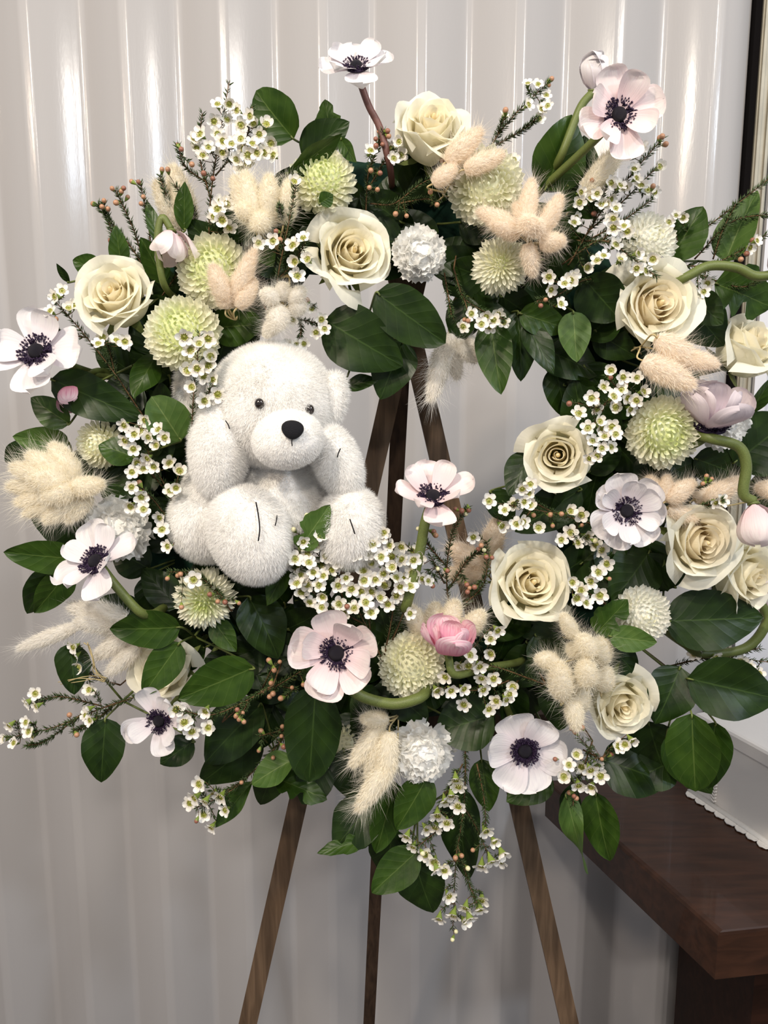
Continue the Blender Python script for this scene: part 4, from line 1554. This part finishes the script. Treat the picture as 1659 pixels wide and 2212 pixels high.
X = wax
X('cloud of white waxflowers rising at the upper left', .80, ['450,540 455,430 470,320 495,178', '455,430 430,330 437,245', '465,380 530,300 545,230', '455,400 400,360 384,315'],
  '470,225 512,238 540,250 548,268 462,262 490,258 520,270 575,268 432,290 425,320 450,318 500,310 520,300 545,310 560,290 570,330 535,335 585,310 480,330 510,345 438,335 470,290 590,335 495,225 555,330 420,300 527,322 482,305 476,435 462,468 490,440 480,475 495,492 470,452 520,365 535,355', '385,315 391,322 414,355 460,386 440,375', 35, needles=1.3)
X('budding waxflower twigs at the far upper left without open flowers', .825, ['330,650 300,560 240,480 212,442', '320,600 290,500 250,412', '330,580 320,480 303,396', '310,600 250,520 225,440', '370,560 365,450 345,380', '380,560 420,470 378,400', '350,640 385,580 345,540'],
  '', '203,441 225,434 220,447 243,408 266,407 262,415 252,438 300,394 286,393 310,425 305,440 275,427 240,520 350,368 363,368 233,452', needles=1.9)
X('waxflowers in a column left of the large top rose', .77, ['590,690 600,600 620,500 640,400', '605,600 640,560 660,520', '615,510 607,470 604,445'],
  '558,525 590,520 632,530 655,514 637,565 664,560 642,596 635,392', '605,518 598,500', 36, needles=1.5)
X('sparse waxflowers and buds between the highest rose and the top pompom', .80, ['790,460 795,380 815,320 828,284', '800,400 830,350 850,325', '800,440 850,440 905,400 960,372', '860,440 920,430 945,440'],
  '800,325 845,322 862,306 850,342 866,335 962,370 988,370 984,405 976,392', '820,285 830,300 838,293 812,300 826,312 812,315 836,283 801,368 820,374 798,405 815,410 930,416 944,442 855,462 878,466 956,350', 34, budk=(0, 0, 0, 1), needles=1.4)
X('needle twig with small waxflowers pointing up beside the upper right anemone', .83, ['1040,420 1060,320 1110,250 1185,178', '1060,320 1130,280 1160,255', '1070,300 1090,255'],
  '1140,180 1162,182 1180,205 1183,228 1170,236 1142,226 1090,250 1165,256 1110,345', '1190,172 1092,240 1185,182', 28, (.2, .5), needles=1.8)
X('twiggy waxflower spray under the upper right anemone', .815, ['1230,570 1290,470 1370,370 1432,298', '1270,500 1340,440 1420,360', '1250,530 1340,480 1410,430', '1240,520 1330,520 1380,520', '1280,490 1310,400 1330,340'],
  '1265,400 1255,415 1290,418 1252,437 1275,428 1320,395 1340,400 1375,385 1425,360 1400,410 1415,415 1350,405 1370,365 1362,318 1385,318 1320,430 1330,450 1300,440 1318,476 1245,470 1240,480 1310,440 1385,400 1290,385', '1430,295 1437,312 1425,300 1283,462 1410,404 1280,390', 30, (.1, .2), needles=1.6)
X('waxflowers lying over the white pompom above the peach-hearted rose', .785, ['1230,560 1300,520 1370,560 1420,600', '1300,520 1340,480'],
  '1325,472 1325,492 1348,488 1330,528 1378,548 1395,585 1375,580 1290,562 1268,578 1304,552 1355,500 1410,560 1340,560', '', 32, needles=1.6)
X('long thin waxflower twig reaching past the right edge', .82, ['1370,560 1480,520 1580,450 1668,380', '1500,560 1580,480 1668,462', '1430,570 1540,570 1668,500', '1500,590 1600,620 1668,590', '1540,560 1560,500 1590,440'],
  '1460,465 1445,480 1475,470 1620,535 1635,520 1528,612 1520,630', '1612,548 1625,520 1600,560', 28, needles=1.8)
X('four waxflowers right of the spiky chrysanthemum', .785, ['1290,600 1250,610 1200,640 1160,650', '1230,620 1180,600'],
  '1186,598 1190,626 1220,612 1240,596 1212,656 1232,606', '1178,648 1168,660', 34, needles=1.4)
X('waxflower spray hanging above the hole right of the oval leaf', .79, ['980,580 1000,640 1040,670 1090,690', '995,620 1010,670', '960,590 970,650 975,680'],
  '1018,678 1050,684 1058,706 1075,680 1088,696 1000,706 1040,700 1066,692', '1012,692 1004,690', 32, (0, -.2), needles=1.4)
X('dim waxflowers under the white bunny tail cluster above the bear', .80, ['620,640 650,700 640,760', '650,690 690,700', '630,650 680,660'],
  '674,668 694,690 701,710 682,718 656,742 622,746 632,690 640,745', '664,650', 30, needles=1.6)
X('waxflower twig crossing in front of the left edge of the pompom and rose', .79, ['310,900 250,810 180,720 110,640', '250,820 240,770 230,740', '190,730 140,720 105,705'],
  '108,672 118,640 134,628 158,660 148,665 212,742 222,728 252,735 270,738', '158,652 120,690', 34, (-.1, .5), needles=1.2)
X('waxflower sprig standing in front of the bear head at left', .745, ['414,985 415,930 418,860 432,720', '418,900 445,860 460,830'],
  '398,728 412,756 450,732 430,742 426,796 455,770 414,836 460,820 442,866 470,852 440,812 405,800 450,790', '404,765', 38, needles=1.0, spread=.4)
X('dense waxflower head left of the bear paw', .775, ['390,1190 370,1080 330,1000 300,920', '350,1050 310,1000 285,950', '370,1080 385,1030', '380,1150 340,1090 310,1060'],
  '268,919 313,908 304,930 290,938 342,928 320,944 270,952 337,962 356,945 288,970 318,990 310,1012 366,1000 388,1017 285,1020 284,1052 332,1008 296,1000 380,1054 305,1074 282,1094 310,1100 350,1144 345,1118 362,1180 368,1060', '296,1025 302,1044 300,1062', 33, needles=1.1)
X('single waxflower with buds lying on the shaggy chrysanthemum', .765, ['500,1320 460,1270 420,1240 365,1235', '460,1270 480,1290'],
  '418,1252', '362,1249 384,1243 390,1240 455,1284 471,1299 392,1310 486,1300 515,1302', 38, needles=1.6)
X('large mass of white waxflowers below the bear and right of its foot', .765, ['850,1480 800,1370 740,1260 670,1180', '800,1370 790,1250 760,1150', '830,1420 850,1300 840,1170', '790,1350 700,1300 640,1240', '840,1400 880,1300 900,1200', '740,1290 720,1220 690,1150'],
  cloud(765, 1235, 135, 95, 62, 21, 5) + ' 640,1225 655,1250 660,1270 640,1250 655,1170 665,1195 690,1140 720,1165 780,1140 800,1155 815,1160 830,1150 885,1325 875,1290 910,1180 905,1205', '665,1115 663,1132 635,1145 688,1180 738,1255 750,1310 720,1310 800,1165', 35, (0, .25), budk=(0, 0, 1, 2), needles=1.5)
X('tall budding waxflower twig beside the upright blush anemone', .785, ['980,1360 965,1260 975,1160 1010,1095', '970,1230 920,1170 915,1140', '965,1280 1010,1210 1048,1185', '985,1320 1045,1260 1052,1170', '960,1260 930,1200'],
  '1022,1160 890,1190 912,1250 880,1215 925,1255 870,1250', '998,1103 1006,1108 1012,1100 985,1100 1040,1178 1046,1188 1034,1186 1050,1202 1062,1204 935,1148 940,1156 905,1142 926,1250 945,1228 965,1232 1008,1262 1015,1270 1026,1268 1010,1278 935,1265', 30, budk=(0, 1, 1, 2), needles=1.8)
X('waxflowers between the yellowish rose and the face-on anemone', .785, ['1330,1150 1240,1120 1150,1100 1060,1085', '1200,1110 1150,1080 1140,1045', '1250,1120 1240,1160', '1150,1100 1120,1135'],
  '1056,1082 1090,1102 1116,1132 1084,1136 1142,1066 1132,1084 1146,1046 1128,1056 1163,1140 1130,1128 1110,1090 1232,1104 1256,1112 1212,1166 1232,1150 1248,1172 1286,1176 1268,1160 1300,1188 1145,1090', '1152,1112 1188,1112 1212,1110 1194,1135 1256,1135 1284,1168', 34, budk=(0, 0, 2), needles=1.3)
X('short waxflower cluster right of the large rose below the hole', .775, ['1330,1330 1290,1280 1280,1230', '1290,1290 1240,1270'],
  '1236,1258 1276,1256 1292,1236 1310,1218 1246,1292 1296,1286 1266,1302 1255,1275', '1315,1250', 35, needles=.8)
X('waxflowers spilling below the pink cupped anemone stem', .765, ['1180,1480 1100,1450 1040,1430 1000,1400', '1100,1470 1040,1490 960,1490', '1120,1470 1090,1500'],
  '1060,1380 1075,1362 1060,1412 1036,1440 1012,1438 992,1440 962,1462 1066,1466 974,1492 1002,1488 1044,1490 1108,1484 1094,1512 1072,1514 1056,1532 1002,1522 944,1492 1040,1465 1100,1500 1015,1415', '', 35, needles=1.0)
X('bright waxflower bunch right of the broad-petalled anemone at the bottom', .77, ['1280,1600 1260,1660 1240,1720', '1260,1620 1300,1640', '1240,1700 1238,1740'],
  '1245,1630 1229,1652 1256,1656 1218,1678 1250,1697 1276,1664 1297,1676 1277,1700 1290,1655 1350,1608 1335,1612 1365,1600', '1300,1640 1240,1720 1232,1712 1245,1724 1235,1575 1243,1582 1258,1572 1320,1630 1200,1640', 35, needles=1.2)
X('long waxflower spray dangling lowest at the bottom', .765, ['1005,1600 1005,1680 1000,1760 985,1860 978,2010', '1000,1740 950,1790 900,1830', '1000,1740 1030,1790 1060,1860', '1000,1650 960,1720 930,1780', '990,1830 1010,1900 1030,1950', '1030,1650 1045,1720 1050,1790'],
  '985,1686 990,1700 975,1720 962,1732 990,1742 945,1762 922,1790 940,1788 965,1778 878,1808 892,1830 918,1846 938,1862 960,1880 945,1878 1050,1796 1068,1818 1086,1846 1062,1862 1080,1862 1040,1872 970,1936 948,1986 978,1978 1005,1962 1040,1945 1036,1965 1015,1985 1005,1990', '1022,1836 996,1848 984,1852 912,1842 1010,1875 985,2012 978,2028 962,1870', 36, (0, -.35), budk=(0, 0, 2), needles=1.6)
X('waxflower spray pointing down left beside the left easel leg', .795, ['660,1540 590,1620 510,1700 425,1745', '520,1690 470,1720', '640,1570 560,1590'],
  '430,1694 420,1724 442,1732 476,1722 440,1760 456,1788 486,1750 462,1715 410,1735', '522,1690 565,1580 590,1636 608,1590 612,1612 560,1620 610,1570 425,1772', 35, (-.2, -.2), needles=1.6)
X('waxflower twigs stretching far out at the lower left edge', .80, ['310,1500 220,1530 120,1570 15,1595', '220,1525 130,1505 70,1520', '250,1520 200,1560 160,1580', '180,1540 100,1600 60,1610'],
  '20,1568 10,1596 30,1605 62,1580 56,1560 76,1498 58,1518 78,1526 192,1490 190,1532 194,1556 206,1582 184,1545 70,1590', '165,1586 150,1545', 30, (-.5, .1), needles=1.8)
X('waxflowers laid across the small white anemone at lower left', .745, ['590,1480 520,1520 450,1545 380,1530', '540,1510 520,1545'],
  '380,1532 404,1546 414,1580 444,1536 450,1572 398,1560', '513,1534 524,1540 518,1552 526,1558 512,1545 372,1545', 36, needles=1.5)
X('bare twig with round peach buds left of the large blush anemone', .78, ['480,1560 540,1510 600,1480 650,1450', '560,1500 590,1440', '600,1480 640,1490'],
  '', '582,1428 592,1446 586,1474 568,1494 590,1498 583,1504 608,1508 631,1486 655,1478 604,1430', budk=(0,), needles=1.6)
X('few pinkish waxflowers behind the drooping lower left tails', .82, ['260,1480 200,1460 160,1420', '200,1460 170,1440'],
  '158,1398 162,1418 168,1442 150,1430 195,1490', '140,1435', 30, needles=1.2)
X('waxflowers behind the thick curved stem at the lower right', .85, ['1440,1440 1540,1420 1660,1430', '1560,1420 1640,1400'],
  '1500,1412 1520,1405 1545,1420 1620,1440 1640,1455 1600,1430', '', 32, needles=1.6)
X('waxflower clusters on the right rim of the hole above the yellowish rose', .775, ['1400,900 1350,860 1290,880 1245,870', '1340,860 1360,820', '1310,870 1280,930 1300,980', '1350,860 1310,810'],
  '1320,800 1346,815 1376,816 1304,836 1326,856 1356,860 1390,846 1342,842 1278,860 1362,884 1290,884 1250,893 1270,924 1296,910 1322,922 1306,942 1280,952 1330,938 1300,968 1320,966 1274,990 1300,925 1290,985 1330,880 1375,865', '1318,816 1352,830 1230,872 1290,865', 34, needles=1.0)
X('lone waxflower above the half open peachy rose', .78, ['1500,1100 1530,1090 1560,1080', '1500,1060 1530,1040'],
  '1546,1086 1560,1082', '1526,1030 1536,1036 1520,1044', 32, needles=1.5)

# a frayed strand of raffia caught at the lower left
root = thing('raffia_strand', 'frayed straw-coloured raffia strand curled beside the drooping lower left tails', 'raffia', Matrix.Translation(P(200, 1440, .80)))
m = MB()
for k in range(3):
    rnd = random.Random(k)
    j = lambda: rnd.uniform(-5, 5)
    m.tube(smooth_path([P(x + j(), y + j(), .80 + rnd.uniform(-.004, .004)) for x, y in
                        [(185, 1385), (197, 1400), (200, 1430), (208, 1450), (228, 1470), (205, 1463), (170, 1468), (130, 1474)]], 7), .0006, .0004, 4)
obj('strand', m.build('strand', STRAW), root, root.matrix_basis.inverted())
